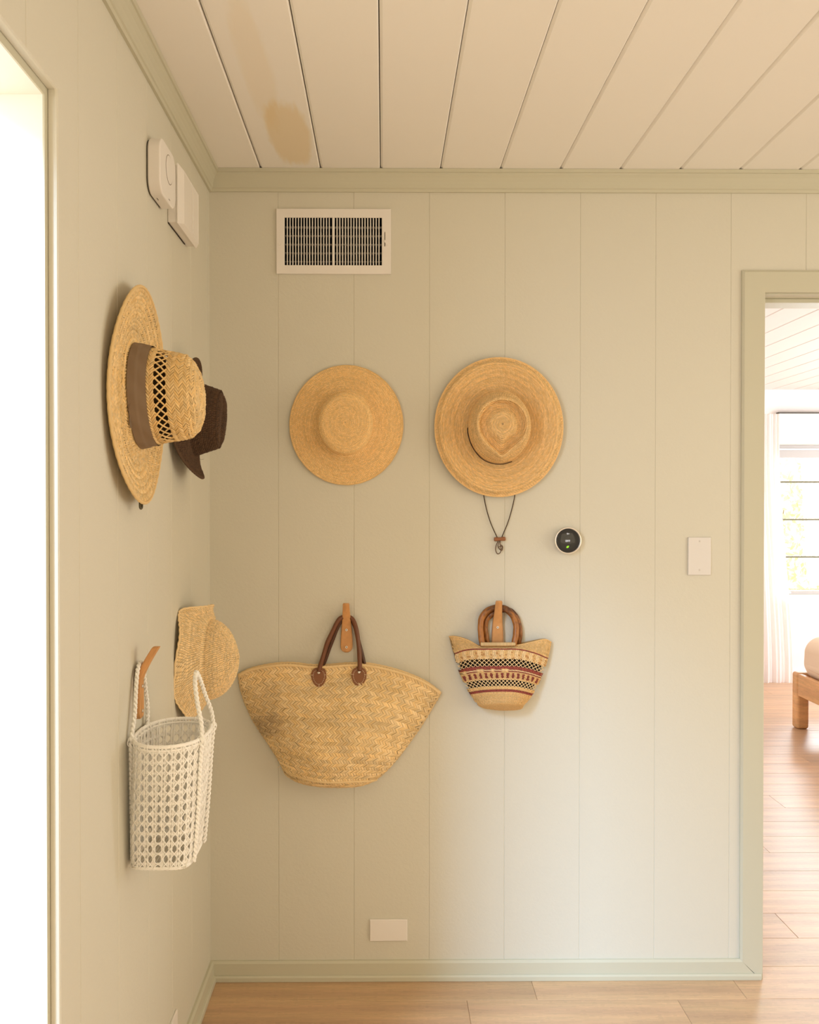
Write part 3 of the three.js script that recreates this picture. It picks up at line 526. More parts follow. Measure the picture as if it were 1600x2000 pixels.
// ---------------------------------------------------------------- hats
const TAU = Math.PI * 2;
const vary = (base, amt, warm = 0.5) => (j, i, u, v) => { const a = 0.6 * hash(i * 31 + 7, j * 57 + 11) + 0.4 * hash(j * 3 + 1, 77), b = hash(i * 13 + 5, j * 91 + 2), k = 1 + amt * (a - 0.5) * 2; return [base[0] * k, base[1] * k * (1 + warm * 0.12 * (b - 0.5)), base[2] * k * (1 + warm * 0.4 * (b - 0.5))]; };
function rimTube(w, P, v, lift, r, color, n = 160, ridges = 0) {
  const L = lifted(P, -1), pts = []; for (let k = 0; k <= n; k++) pts.push(L(k / n, v, lift)); pts[n] = pts[0].clone();
  w.tube(pts, ridges ? (t, a) => r * (1 + 0.16 * Math.sin(t * TAU * ridges + a * 2)) : r, color, 8);
}
{ // flat-crowned fine straw hat on the back wall
  const t = thing('straw_hat', 'plain round flat-crowned straw hat without a band on the back wall', 'hat', backAt(-0.1126, 1.682));
  const col = [0.91, 0.61, 0.27], gapShade = tint(col, 0.35);  // darkened undersheet colour paints shade into the gaps of the weave
  const P = (u, v) => {
    const a = TAU * u, c = Math.cos(a), s = Math.sin(a);
    if (v <= 1) { const k = v / 0.70, top = v < 0.70, q = smooth(0.70, 1, v);
      const rr = top ? k : 1 + 0.035 * (v - 0.70) / 0.30, edge = top ? 0.006 * smooth(0.86, 1, k) : 0.006;
      const h = top ? 0.090 - 0.003 * k * k - edge : lerp(0.081, 0.023, (v - 0.70) / 0.30);
      return V(0.0785 * rr * c, 0.0885 * rr * s, h); }
    const k = v - 1; return V(lerp(0.0813, 0.1705, k) * c, lerp(0.0916, 0.1800, k) * s, 0.023 - 0.006 * smooth(0, 0.2, k) + 0.003 * Math.sin(a * 2 + 1) * k - 0.008 * k);
  };
  const L = lifted(P, -1), cv = vary(col, 0.16);
  const crown = new Weave(); crown.grid(120, 30, (u, v) => L(u, 0.004 + v * 0.996, -0.0006), gapShade);
  crown.rows(L, { v0: 0.012, v1: 0.70, rows: 25, pitch: 0.0052, slant: 0.5, h: 0.0013, color: cv, gap: 0.05, row: 0.06 }).rows(L, { v0: 0.70, v1: 1.0, rows: 17, pitch: 0.0052, slant: 0.5, h: 0.0013, color: cv, gap: 0.05, row: 0.06 });
  crown.build('crown', M.straw, t);
  const brim = new Weave(); brim.grid(140, 10, (u, v) => L(u, 1 + v, -0.0006), gapShade).grid(140, 4, (u, v) => L(u, 1 + v, -0.002), col);
  brim.rows(L, { v0: 1, v1: 1.985, rows: 26, pitch: 0.0054, slant: 0.5, h: 0.0014, color: cv, gap: 0.05, row: 0.06 });
  brim.build('brim', M.straw, t);
  const e = new Weave(); rimTube(e, P, 2, -0.0003, 0.0014, tint(col, 0.86), 180, 150); e.build('edge_binding', M.straw, t);
}
{ // palm hat with teardrop crown and a cord
  const t = thing('straw_hat', 'wide palm hat with a teardrop crown and a dark chin cord hanging below', 'hat', backAt(0.3462, 1.675));
  const col = [0.84, 0.555, 0.245], gapShade = tint(col, 0.5);  // sheet below the palm strands is darkened as painted gap shade
  const R = 0.0735, Lp = 0.098, al = Math.acos(R / Lp);
  const rho = (a) => { let f = Math.atan2(Math.sin(a + QUARTER), Math.cos(a + QUARTER)); f = Math.abs(f); const r = f < al ? R / Math.cos(al - f) : R; return r * (1 - 0.0 * f); };
  const rhoS = (a) => (rho(a - 0.08) + rho(a + 0.08) + 2 * rho(a)) / 4;
  const P = (u, v) => {
    const a = TAU * u, c = Math.cos(a), s = Math.sin(a), down = smooth(0.55, 1, -s) ;
    if (v <= 0.62) { const k = v / 0.62, r0 = rhoS(a), rk = lerp(lerp(0.072, r0, smooth(0.1, 0.85, k)), r0, smooth(0.8, 1, k));
      const h = 0.108 - 0.004 * k - 0.020 * smooth(0.42, 0.80, k) + 0.0225 * smooth(0.84, 0.99, k) - 0.016 * down * smooth(0.3, 1, k);
      return V(rk * k * c, rk * k * s + 0.002, h); }
    if (v <= 1) { const k = (v - 0.62) / 0.38, r0 = rhoS(a), h0 = 0.1065 - 0.016 * down, ra = 0.0915 * c, rb = 0.107 * s, e = 1 - (1 - k) ** 2.1;
      return V(lerp(r0 * c, ra, e), lerp(r0 * s + 0.002, rb, e), lerp(h0, 0.014, k ** 1.25) + 0.0012 * Math.sin(Math.PI * Math.min(1, k * 5)) ); }
    const k = v - 1; const w = 0.004 * Math.sin(2 * a + 0.6) * k;
    return V(lerp(0.0915, 0.1925, k) * c, lerp(0.107, 0.2085, k) * s, 0.014 + 0.017 * smooth(0, 0.9, k) - 0.010 * smooth(0.82, 1, k) + w * 0.5);
  };
  const L = lifted(P, -1), cv0 = vary(col, 0.15, 0.6), cv = (j, i, u, v) => { const c = cv0(j, i, u, v), k = 0.90 + 0.2 * hash(j, 5) + 0.1 * (noise(u * 60, v * 30) - 0.5); return tint(c, k); };
  const crown = new Weave(); crown.grid(140, 60, (u, v) => L(u, 0.004 + v * 0.996, -0.0008), gapShade);
  crown.rows(L, { v0: 0.03, v1: 0.62, rows: 19, pitch: 0.0070, slant: 0.8, h: 0.0018, color: cv, wob: 0.5, gap: 0.02, row: 0.08 }).rows(L, { v0: 0.62, v1: 1, rows: 22, pitch: 0.0075, slant: 0.8, h: 0.0015, color: cv, wob: 0.5, gap: 0.02, row: 0.08 });
  crown.build('crown', M.straw, t);
  const brim = new Weave(); brim.grid(150, 14, (u, v) => L(u, 1 + v, -0.0008), gapShade).grid(150, 6, (u, v) => L(u, 1 + v, -0.0022), col);
  brim.rows(L, { v0: 1, v1: 1.985, rows: 27, pitch: 0.0080, slant: 0.9, h: 0.0018, color: cv, wob: 0.6, gap: 0.02, row: 0.08 });
  brim.build('brim', M.straw, t);
  const e = new Weave(); rimTube(e, P, 2, -0.0004, 0.0019, tint(col, 1.02), 200, 120); e.build('edge_binding', M.straw, t);
  const cord = new Weave(), cc = [0.055, 0.030, 0.014];
  cord.tube(along(curve([V(-0.058, -0.055, 0.010), V(-0.052, -0.140, 0.008), V(-0.044, -0.205, 0.007), V(-0.036, -0.245, 0.006), V(-0.024, -0.285, 0.006), V(-0.008, -0.322, 0.006), V(-0.001, -0.336, 0.007)]), 50), 0.0014, cc, 6);
  cord.tube(along(curve([V(0.060, -0.055, 0.010), V(0.056, -0.140, 0.008), V(0.050, -0.205, 0.007), V(0.043, -0.240, 0.006), V(0.030, -0.285, 0.006), V(0.015, -0.322, 0.006), V(0.009, -0.336, 0.007)]), 50), 0.0014, cc, 6);
  cord.tube(along(curve([V(-0.0645, 0.012, 0.027), V(-0.092, -0.000, 0.0185), V(-0.0905, -0.030, 0.020), V(-0.078, -0.062, 0.020), V(-0.052, -0.094, 0.020), V(-0.02, -0.109, 0.020), V(0.012, -0.111, 0.0198), V(0.04, -0.1035, 0.0198)]), 70), 0.0013, cc, 6);
  cord.build('chin_cord', M.strawMatte, t);
  const tog = new THREE.LatheGeometry([[0, -0.0172], [0.0045, -0.0172], [0.0058, -0.0155], [0.0062, -0.012], [0.0054, -0.002], [0.0056, 0.006], [0.0064, 0.013], [0.0052, 0.0172], [0, 0.0172]].map(([x, y]) => new THREE.Vector2(x, y)), 20); tog.rotateZ(-QUARTER + 0.05); tog.translate(0.0045, -0.337, 0.0078); part('wooden_toggle', tog, std([0.30, 0.115, 0.045], 0.5), t);
  const loop = new Weave(), lc = [0.13, 0.075, 0.04];
  loop.tube(along(curve([V(0.001, -0.341, 0.008), V(-0.006, -0.355, 0.008), V(-0.008, -0.370, 0.008), V(-0.002, -0.382, 0.008), V(0.006, -0.378, 0.008), V(0.008, -0.366, 0.010), V(0.005, -0.352, 0.010), V(0.006, -0.343, 0.008)]), 40), 0.0013, lc, 6);
  loop.tube(along(curve([V(0.004, -0.341, 0.010), V(-0.001, -0.356, 0.011), V(0.004, -0.368, 0.011), V(0.012, -0.366, 0.010), V(0.009, -0.358, 0.012), V(0.001, -0.362, 0.012), V(0.010, -0.372, 0.011), V(0.013, -0.360, 0.010), V(0.008, -0.354, 0.010)]), 50), 0.0013, lc, 6);
  loop.build('cord_knot', M.strawMatte, t);
}
{ // broad straw hat with a ribbon on the left wall
  const t = thing('straw_hat', 'large straw hat with a brown ribbon and pierced crown on the left wall', 'hat', leftAt(0.872, 1.667), QUARTER);
  const col = [0.80, 0.565, 0.26], gapShade = tint(col, 0.25);  // straw colour darkened for the undersheet: shade painted between the plaits
  const tilt = 0.05;
  const P = (u, v) => {
    const a = TAU * u, c = Math.cos(a), s = Math.sin(a); let x, y, h;
    if (v <= 1) { const k = v;                                              // crown: k = 0 at its centre, 1 where it meets the brim
      const e = k < 0.42 ? k / 0.42 : 1, rr = k < 0.42 ? 0.80 * Math.sin(e * 1.35) / Math.sin(1.35) : lerp(0.80, 1.0, ((k - 0.42) / 0.58) ** 0.9);
      h = k < 0.42 ? 0.150 - 0.026 * e ** 2.6 - 0.009 * Math.exp(-((e * c) ** 2) * 9) * (1 - e * 0.4) : lerp(0.124, 0.016, (k - 0.42) / 0.58);
      const dent = 1 - 0.045 * smooth(0.4, 1, -s) * smooth(0.6, 0.2, k); x = 0.0885 * rr * c * dent; y = 0.104 * rr * s - 0.006 * (1 - k); }
    else { const k = v - 1, kk = k ** 1.6; x = lerp(0.0885, 0.184, k) * c; y = lerp(0.104, 0.2215, k) * s;
      h = 0.016 - 0.006 * smooth(0, 0.25, k) + kk * (0.004 + 0.011 * (c + 1) / 2 + (s > 0 ? 0.013 : 0.009) * s * s) + 0.003 * Math.sin(3 * a + 1) * k; }
    const tl = tilt * (v > 1 ? 1 - smooth(0, 0.5, v - 1) : 1), ct = Math.cos(tl), st = Math.sin(tl); return V(x, y * ct + (h - 0.02) * st * 0.3, h * ct - y * st * 0.75 + 0.002);
  };
  const L = lifted(P, -1), cv = vary(col, 0.22, 0.8);
  const crown = new Weave(); crown.grid(120, 30, (u, v) => L(u, 0.004 + v * 0.590, -0.001), gapShade).grid(120, 6, (u, v) => L(u, 0.725 + v * 0.275, -0.001), gapShade);
  const big = { h: 0.0030, alt: true, slant: 1.25, pitch: 0.0066, color: cv, gap: 0.08, wob: 0.5, ns: 4 };
  crown.rows(L, { ...big, v0: 0.03, v1: 0.42, rows: 10 }).rows(L, { ...big, v0: 0.42, v1: 0.594, rows: 4 }).rows(L, { ...big, v0: 0.722, v1: 1, rows: 6 });
  // pierced band: crossed straws with open eyes between them
  for (let k = 0; k < 32; k++) for (const d of [-1, 1]) {
    const pts = []; for (let q = 0; q <= 12; q++) { const f = q / 12; pts.push(L((k + d * (f - 0.5) * 1.5) / 32, 0.588 + f * 0.14, d * 0.0009 * Math.cos(f * Math.PI * 2))); }
    crown.tube(pts, 0.0017, cv(k, d + 3, 0, 0), 6);
  }
  crown.build('crown', M.straw, t);
  const brim = new Weave(); brim.grid(140, 14, (u, v) => L(u, 1 + v, -0.001), gapShade).grid(140, 6, (u, v) => L(u, 1 + v, -0.003), col);
  brim.rows(L, { ...big, v0: 1, v1: 1.97, rows: 15 });
  brim.build('brim', M.straw, t);
  const e = new Weave(); rimTube(e, P, 1.995, -0.0006, 0.0036, tint(col, 0.95), 220, 160); e.build('edge_binding', M.straw, t);
  const rib = new Weave(), rc = [0.235, 0.165, 0.105];
  rib.grid(150, 14, (u, v) => { const vv = lerp(0.795, 0.985, v); return L(u, vv, 0.0050 + 0.0011 * smooth(0.48, 0.54, v) + 0.0006 * Math.sin(u * 70 + v * 5) ); }, rc).grid(150, 2, (u, v) => L(u, lerp(0.795, 0.985, v), 0.0022), rc);
  rib.build('ribbon', M.strawMatte, t);
  const tail = new Weave(); tail.grid(4, 14, (u, v) => L(0.535 + 0.03 * u + 0.05 * v, lerp(0.95, 1.16, Math.sin(v * 2.4) * 0.5) + 0.04 * u, 0.006), tint(rc, 0.85)); tail.build('ribbon_end', M.strawMatte, t);
  const lp = new Weave(); lp.tube(along(curve([V(0.004, -0.205, 0.024), V(0.008, -0.222, 0.024), V(0.007, -0.230, 0.024), V(0.000, -0.233, 0.024), V(-0.007, -0.230, 0.024), V(-0.008, -0.222, 0.024), V(-0.004, -0.205, 0.024)]), 40), 0.0024, [0.09, 0.075, 0.04], 6); lp.build('hanging_loop', M.strawMatte, t);
}
{ // dark crochet hat near the corner
  const t = thing('straw_hat', 'dark brown crocheted hat half hidden behind the large ribboned straw hat', 'hat', leftAt(0.405, 1.664), QUARTER);
  const col = [0.088, 0.046, 0.022], gapShade = tint(col, 0.3);  // shade between the stitches painted in as a darker sheet
  const P = (u, v) => {
    const a = TAU * u, c = Math.cos(a), s = Math.sin(a);
    if (v <= 1) { const k = v, e = Math.min(1, k / 0.45);
      const rr = k < 0.45 ? e : lerp(1, 1.32, ((k - 0.45) / 0.55)), h = k < 0.45 ? 0.108 - 0.016 * Math.exp(-((c * e) ** 2) * 14) * smooth(1.1, 0.6, e) + 0.004 * Math.sin(e * 3) - 0.006 * smooth(0.85, 1, e) : lerp(0.106, 0.040, (k - 0.45) / 0.55);
      return V(0.062 * rr * c, 0.072 * rr * s - 0.004 * (1 - k), h + 0.006 * s * (1 - k)); }
    const k = v - 1; return V(lerp(0.082, 0.137, k) * c, lerp(0.095, 0.153, k) * s, 0.040 + k * (-0.012 + 0.0)  + k * k * 0.022 * (s * s * 1.15 - c * c * 0.75) + 0.006 * Math.sin(3 * a) * k * k);
  };
  const L = lifted(P, -1), cv = vary(col, 0.3, 0.6), o = { pitch: 0.0056, slant: 0.3, h: 0.0026, color: cv, gap: 0.12, wob: 0.5 };
  const crown = new Weave(); crown.grid(100, 30, (u, v) => L(u, 0.004 + v * 0.996, -0.0008), gapShade).rows(L, { ...o, v0: 0.03, v1: 0.45, rows: 14 }).rows(L, { ...o, v0: 0.45, v1: 1, rows: 15 }); crown.build('crown', M.strawMatte, t);
  const brim = new Weave(); brim.grid(120, 10, (u, v) => L(u, 1 + v, -0.0008), gapShade).grid(120, 10, (u, v) => L(u, 1 + v, -0.003), col).rows(L, { ...o, v0: 1, v1: 1.98, rows: 13 }); brim.build('brim', M.strawMatte, t);
  const e = new Weave(); rimTube(e, P, 1.995, -0.001, 0.0030, col, 180, 90); e.build('edge_binding', M.strawMatte, t);
  for (let k = 0; k < 6; k++) { const fr = new Weave(), u = rnd(), v = 0.3 + rnd() * 1.7, p = L(u, v, 0), q = L(u + 0.004, v + 0.02, 0.006 + 0.008 * rnd()); fr.tube([p, p.clone().lerp(q, 0.5).add(V(0, -0.001, 0.001)), q], 0.00025, col, 4); fr.build('loose_fibre', M.strawMatte, t); }
}
{ // crocheted raffia hat, low near the corner
  const t = thing('straw_hat', 'floppy crocheted raffia hat with a scalloped brim low beside the corner', 'hat', leftAt(0.335, 1.035), QUARTER);
  const col = [0.86, 0.64, 0.35], gapShade = tint(col, 0.3);  // darker sheet under the raffia, shade painted between stitches
  const P = (u, v) => {
    const a = TAU * u, c = Math.cos(a), s = Math.sin(a);
    if (v <= 1) { const e = v * 1.5; const rr = Math.sin(e) / Math.sin(1.5), h = 0.060 + 0.078 * Math.cos(e) / 1;
      return V(0.098 * rr * c, 0.104 * rr * s - 0.004, h - 0.006 * smooth(0.3, 1, s) * (1 - v)); }
    const k = v - 1, top = smooth(0.45, 0.95, 0.5 * c + 0.87 * s), side = smooth(0.2, 1, -c), low = smooth(0.3, 1, -s);
    const h = 0.0655 + k * (-0.053 - 0.006 * side) + k * top * 0.044 + 0.012 * k * low + 0.007 * Math.sin(5 * a + 0.5) * k * k + (0.0008 + 0.002 * top) * Math.sin(a * 52) * smooth(0.85, 1, k);
    const R = 1 - 0.10 * top * k; const ce = Math.sign(c) * Math.abs(c) ** (1 - 0.3 * k), se = Math.sign(s) * Math.abs(s) ** (1 - 0.3 * k); return V(lerp(0.098, 0.142, k) * ce, (lerp(0.104, 0.156, k) * se) * R - 0.004, h);
  };
  const L = lifted(P, -1), cv = vary(col, 0.2, 0.6), o = { pitch: 0.0056, slant: 0.35, h: 0.0026, color: cv, gap: 0.13, wob: 0.5 };
  const crown = new Weave(); crown.grid(110, 30, (u, v) => L(u, 0.004 + v * 0.996, -0.001), gapShade).rows(L, { ...o, v0: 0.03, v1: 1, rows: 30 }); crown.build('crown', M.strawMatte, t);
  const brim = new Weave(); brim.grid(200, 10, (u, v) => L(u, 1 + v, -0.001), gapShade).grid(200, 10, (u, v) => L(u, 1 + v, -0.0035), col).rows(L, { ...o, v0: 1, v1: 1.99, rows: 14, h: 0.0018 }); brim.build('brim', M.strawMatte, t);
  const e = new Weave(); rimTube(e, P, 1.995, -0.001, 0.0026, col, 300, 70); e.build('edge_binding', M.strawMatte, t);
}
// ---------------------------------------------------------------- baskets and bags
// a patch between four border curves: top, bottom (left to right), left, right (top to bottom); each gives [x, y]
function borders(top, bottom, left, right) {
  const mk = (pts) => { const c = curve(pts.map(([x, y]) => V(x, y, 0))); return (t) => c.getPointAt(clamp(t, 0, 1)); };
  const T = mk(top), B = mk(bottom), Lf = mk(left), R = mk(right), c00 = T(0), c10 = T(1), c01 = B(0), c11 = B(1), memo = new Map();
  return (u, v) => {
    u = clamp(u, 0, 1); v = clamp(v, 0, 1);
    const p = T(u).multiplyScalar(1 - v).addScaledVector(B(u), v).addScaledVector(Lf(v), 1 - u).addScaledVector(R(v), u);
    return p.addScaledVector(c00, -(1 - u) * (1 - v)).addScaledVector(c10, -u * (1 - v)).addScaledVector(c01, -(1 - u) * v).addScaledVector(c11, -u * v);
  };
}
const dome = (u, p = 0.5) => Math.max(0, 1 - (2 * u - 1) ** 2) ** p;
{ // large market basket
  const S = 1 / 662, ox = 668, oy = 1538, q = (list) => list.map(([x, y]) => [(x - ox) * S, (oy - y) * S]);
  const t = thing('market_basket', 'large plaited straw market basket with brown leather handles on the back wall', 'basket', backAt((ox - 750) * 0.001522, 1.443 - (oy - 985) * 0.001522));
  const top = q([[461, 1320], [480, 1310], [510, 1302], [550, 1297], [580, 1298], [600, 1301], [640, 1301], [680, 1298], [715, 1298], [745, 1303], [780, 1312], [820, 1327], [845, 1341], [864, 1356]]);
  const bottom = q([[548, 1503], [575, 1510], [610, 1515], [650, 1518], [690, 1520], [715, 1523], [738, 1528]]);
  const left = q([[461, 1320], [466, 1350], [475, 1378], [490, 1411], [508, 1440], [525, 1465], [548, 1503]]);
  const right = q([[864, 1356], [858, 1368], [845, 1390], [828, 1418], [806, 1450], [780, 1485], [756, 1512], [738, 1528]]);
  const XY = borders(top, bottom, left, right), Dz = (v) => 0.020 + 0.085 * smooth(0, 0.75, v) - 0.012 * smooth(0.8, 1, v);
  const front = (u, v) => { const p = XY(u, v); p.z = 0.012 + Dz(clamp(v, 0, 1)) * dome(clamp(u, 0, 1), 0.55) + 0.004 * Math.sin(u * 9 + v * 4) * dome(u, 1); return p; };
  const back = (u, v) => { const p = XY(u, v); p.z = 0.0115 - 0.008 * dome(u, 0.5); return p; };
  const L = lifted(front, -1);
  const base = [0.84, 0.615, 0.32], old = [0.36, 0.255, 0.15];
  const cv0 = vary(base, 0.22, 0.8), cv = (j, i, u, v) => {
    const c = cv0(j, i, u, v), n = noise(u * 7 + 2, v * 9) , e = Math.max(smooth(0.16, 0.05, Math.abs(v - 0.50 + 0.45 * (u - 0.13))) * smooth(0.24, 0.10, u), smooth(0.14, 0.04, Math.abs(v - 0.30 + 0.5 * (u - 0.13))) * smooth(0.26, 0.14, u) * 0.35, smooth(0.09, 0.02, Math.hypot(u - 0.58, (v - 0.66) * 0.8)) * 0.35);
    return mix3(tint(c, 0.90 + 0.2 * n), old, e * 0.75 * (0.5 + hash(i, j * 3) * 0.6));
  };
  const body = new Weave();
  body.grid(90, 50, (u, v) => L(u, v, -0.0012), tint(base, 0.3)).grid(60, 30, (u, v) => back(u, v), tint(base, 0.7));  // sheet under the strands darkened: shade painted into the gaps
  body.rows(L, { v0: 0.016, v1: 1, rows: 31, pitch: 0.0098, slant: 1.05, alt: true, h: 0.0028, gap: 0.06, color: cv, closed: false, wob: 0.7, ns: 4 });
  body.build('body', M.straw, t);
  // flat oval bottom, turned a little to the front
  const low = q([[548, 1503], [556, 1516], [578, 1527], [610, 1534], [650, 1537], [690, 1538], [715, 1535], [738, 1528]]);
  const lowC = curve(low.map(([x, y]) => V(x, y, 0)));
  const bot = (u, v) => { const a = XY(clamp(u, 0, 1), 1), b = lowC.getPointAt(clamp(u, 0, 1)), p = a.lerp(b, clamp(v, 0, 1)); const d = 0.012 + Dz(1) * dome(clamp(u, 0, 1), 0.55); p.z = lerp(d, 0.05 * dome(u, 0.5) + 0.012, clamp(v, 0, 1) ** 1.6); return p; };
  const LB = lifted(bot, -1), foot = new Weave();
  foot.grid(60, 8, (u, v) => LB(u, v, -0.0012), tint(base, 0.3)).grid(60, 4, (u, v) => { const p = bot(u, 1); p.z = lerp(p.z, 0.006, v); return p; }, tint(base, 0.6));  // bottom undersheet carries the same painted gap shade
  foot.rows(LB, { v0: 0.05, v1: 1, rows: 3, pitch: 0.0095, slant: 1.0, alt: true, h: 0.0026, gap: 0.1, color: cv, closed: false, wob: 0.6 });
  const seam = []; for (let k = 0; k <= 70; k++) seam.push(L(0.01 + 0.98 * k / 70, 1, 0.001)); foot.tube(seam, (s, a) => 0.0036 * (1 + 0.2 * Math.sin(s * 260 + a * 2)), tint(base, 0.95), 8);
  foot.build('base', M.straw, t);
  const rim = new Weave(), rp = []; for (let k = 0; k <= 140; k++) rp.push(front(k / 140, 0.012)); rim.tube(rp, (s, a) => 0.0046 * (1 + 0.2 * Math.sin(s * 420 + a * 2)), base, 10); rim.build('rim', M.straw, t);
  const rb = []; for (let k = 0; k <= 100; k++) { const p = back(k / 100, 0.008); p.z += 0.003; rb.push(p); } const rim2 = new Weave(); rim2.tube(rb, (s, a) => 0.0045 * (1 + 0.13 * Math.sin(s * 400 + a * 2)), base, 8); rim2.build('rim', M.straw, t);
  for (const sd of [0, 1]) { const ep = []; for (let k = 0; k <= 60; k++) { const p = front(sd, k / 60); p.z = 0.010; ep.push(p); } const es = new Weave(); es.tube(ep, (s, a) => 0.0042 * (1 + 0.3 * Math.sin(s * 170 + a * 2)), tint(base, 0.85), 8); es.build('side_seam', M.straw, t); }
  const fray = (x, y, dx, dy) => new Weave().tube([V((x - ox) * S, (oy - y) * S, 0.03), V((x + dx * 0.5 - ox) * S, (oy - y - dy * 0.5) * S, 0.033), V((x + dx - ox) * S, (oy - y - dy) * S, 0.034)], 0.0006, base, 5).build('loose_straw', M.straw, t);
  fray(568, 1298, 6, -2); fray(610, 1300, -5, -4); fray(672, 1536, 14, 6); fray(690, 1537, 10, 3); fray(545, 1500, -5, 3);
  // handles: rolled leather, one in front, one behind
  const tube3 = (pts, z, r) => { const w = new Weave(), p3 = pts.map(([x, y], k) => V((x - ox) * S, (oy - y) * S, z[k])); w.tube(along(curve(p3), 90), (s, a) => r * (1 + 0.05 * Math.sin(s * 30)), [1, 1, 1], 12); return w.geo(); };
  const fh = part('handle', tube3([[622, 1312], [625, 1300], [629, 1287], [634, 1270], [638, 1257], [648, 1235], [657, 1217], [664, 1208], [672, 1205], [681, 1205], [688, 1209], [693, 1219], [697, 1235], [701, 1262], [703, 1290], [703, 1310]], [0.042, 0.040, 0.038, 0.035, 0.033, 0.028, 0.024, 0.021, 0.019, 0.019, 0.020, 0.023, 0.027, 0.033, 0.039, 0.042], 0.0066), M.leather, t);
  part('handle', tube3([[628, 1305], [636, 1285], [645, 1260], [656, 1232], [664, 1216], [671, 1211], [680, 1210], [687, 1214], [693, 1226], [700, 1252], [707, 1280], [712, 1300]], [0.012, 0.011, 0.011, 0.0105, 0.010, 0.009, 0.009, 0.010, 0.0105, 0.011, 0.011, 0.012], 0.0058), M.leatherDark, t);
  for (const [cx, cy, rot] of [[622, 1323, 0.02], [701.5, 1322, -0.03]]) {
    const out = [[-8, -17], [0, -19], [8, -17], [13, -12.5], [15, -6], [14.5, 2], [11, 11], [6, 17], [0, 19], [-6, 17], [-11, 11], [-14.5, 2], [-15, -6], [-13, -12.5]].map(([x, y]) => V(x * S, -y * S, 0));
    const oc = new THREE.CatmullRomCurve3(out, true), sh = poly(oc.getPoints(50).map((v) => [v.x, v.y])), g = slab(sh, 0.0034, 0.0010, 2);
    const u = (cx - 461) / 403, p = V((cx - ox) * S, (oy - cy) * S, 0); let z = 0; { let best = 9; for (let a = 0; a <= 40; a++) for (let b = 0; b <= 30; b++) { const f = front(u - 0.06 + 0.003 * a, b * 0.009), d = Math.hypot(f.x - p.x, f.y - p.y); if (d < best) { best = d; z = f.z; } } }
    const m = part('leather_tab', g, M.leatherTab, t); m.position.set(p.x, p.y, z + 0.0034); m.rotation.set(-0.12, 0, rot);
    const st = []; const inner = new THREE.CatmullRomCurve3(out.map((v) => v.clone().multiplyScalar(0.74)), true), N = 22;
    for (let k = 0; k < N; k++) { const a = inner.getPointAt(k / N), b = inner.getPointAt((k + 0.62) / N), w = new Weave(); a.z = b.z = 0.0036; w.tube([a, a.clone().lerp(b, 0.5).add(V(0, 0, 0.0004)), b], 0.00055, [1, 1, 1], 5); const gg = w.geo(); st.push(gg); }
    for (const [x, y] of [[-12.5, -4], [12.5, -4], [0, 16.5]]) { const w = new Weave(), l = Math.abs(x) > 1; w.tube([V((x - (l ? 2.5 : 0)) * S, -(y - (l ? 0 : 2.5)) * S, 0.0037), V((x + (l ? 2.5 : 0)) * S, -(y + (l ? 0 : 2.5)) * S, 0.0034)], 0.0006, [1, 1, 1], 5); st.push(w.geo()); }
    part('stitching', mergeGeometries(st), M.thread, m);
    const rv = new THREE.SphereGeometry(0.0046, 20, 12, 0, TAU, 0, 1.2); rv.scale(1, 0.5, 1); rv.rotateX(QUARTER); rv.translate(0, 9 * S, 0.0030); part('rivet', rv, M.metal, m);
  }
}
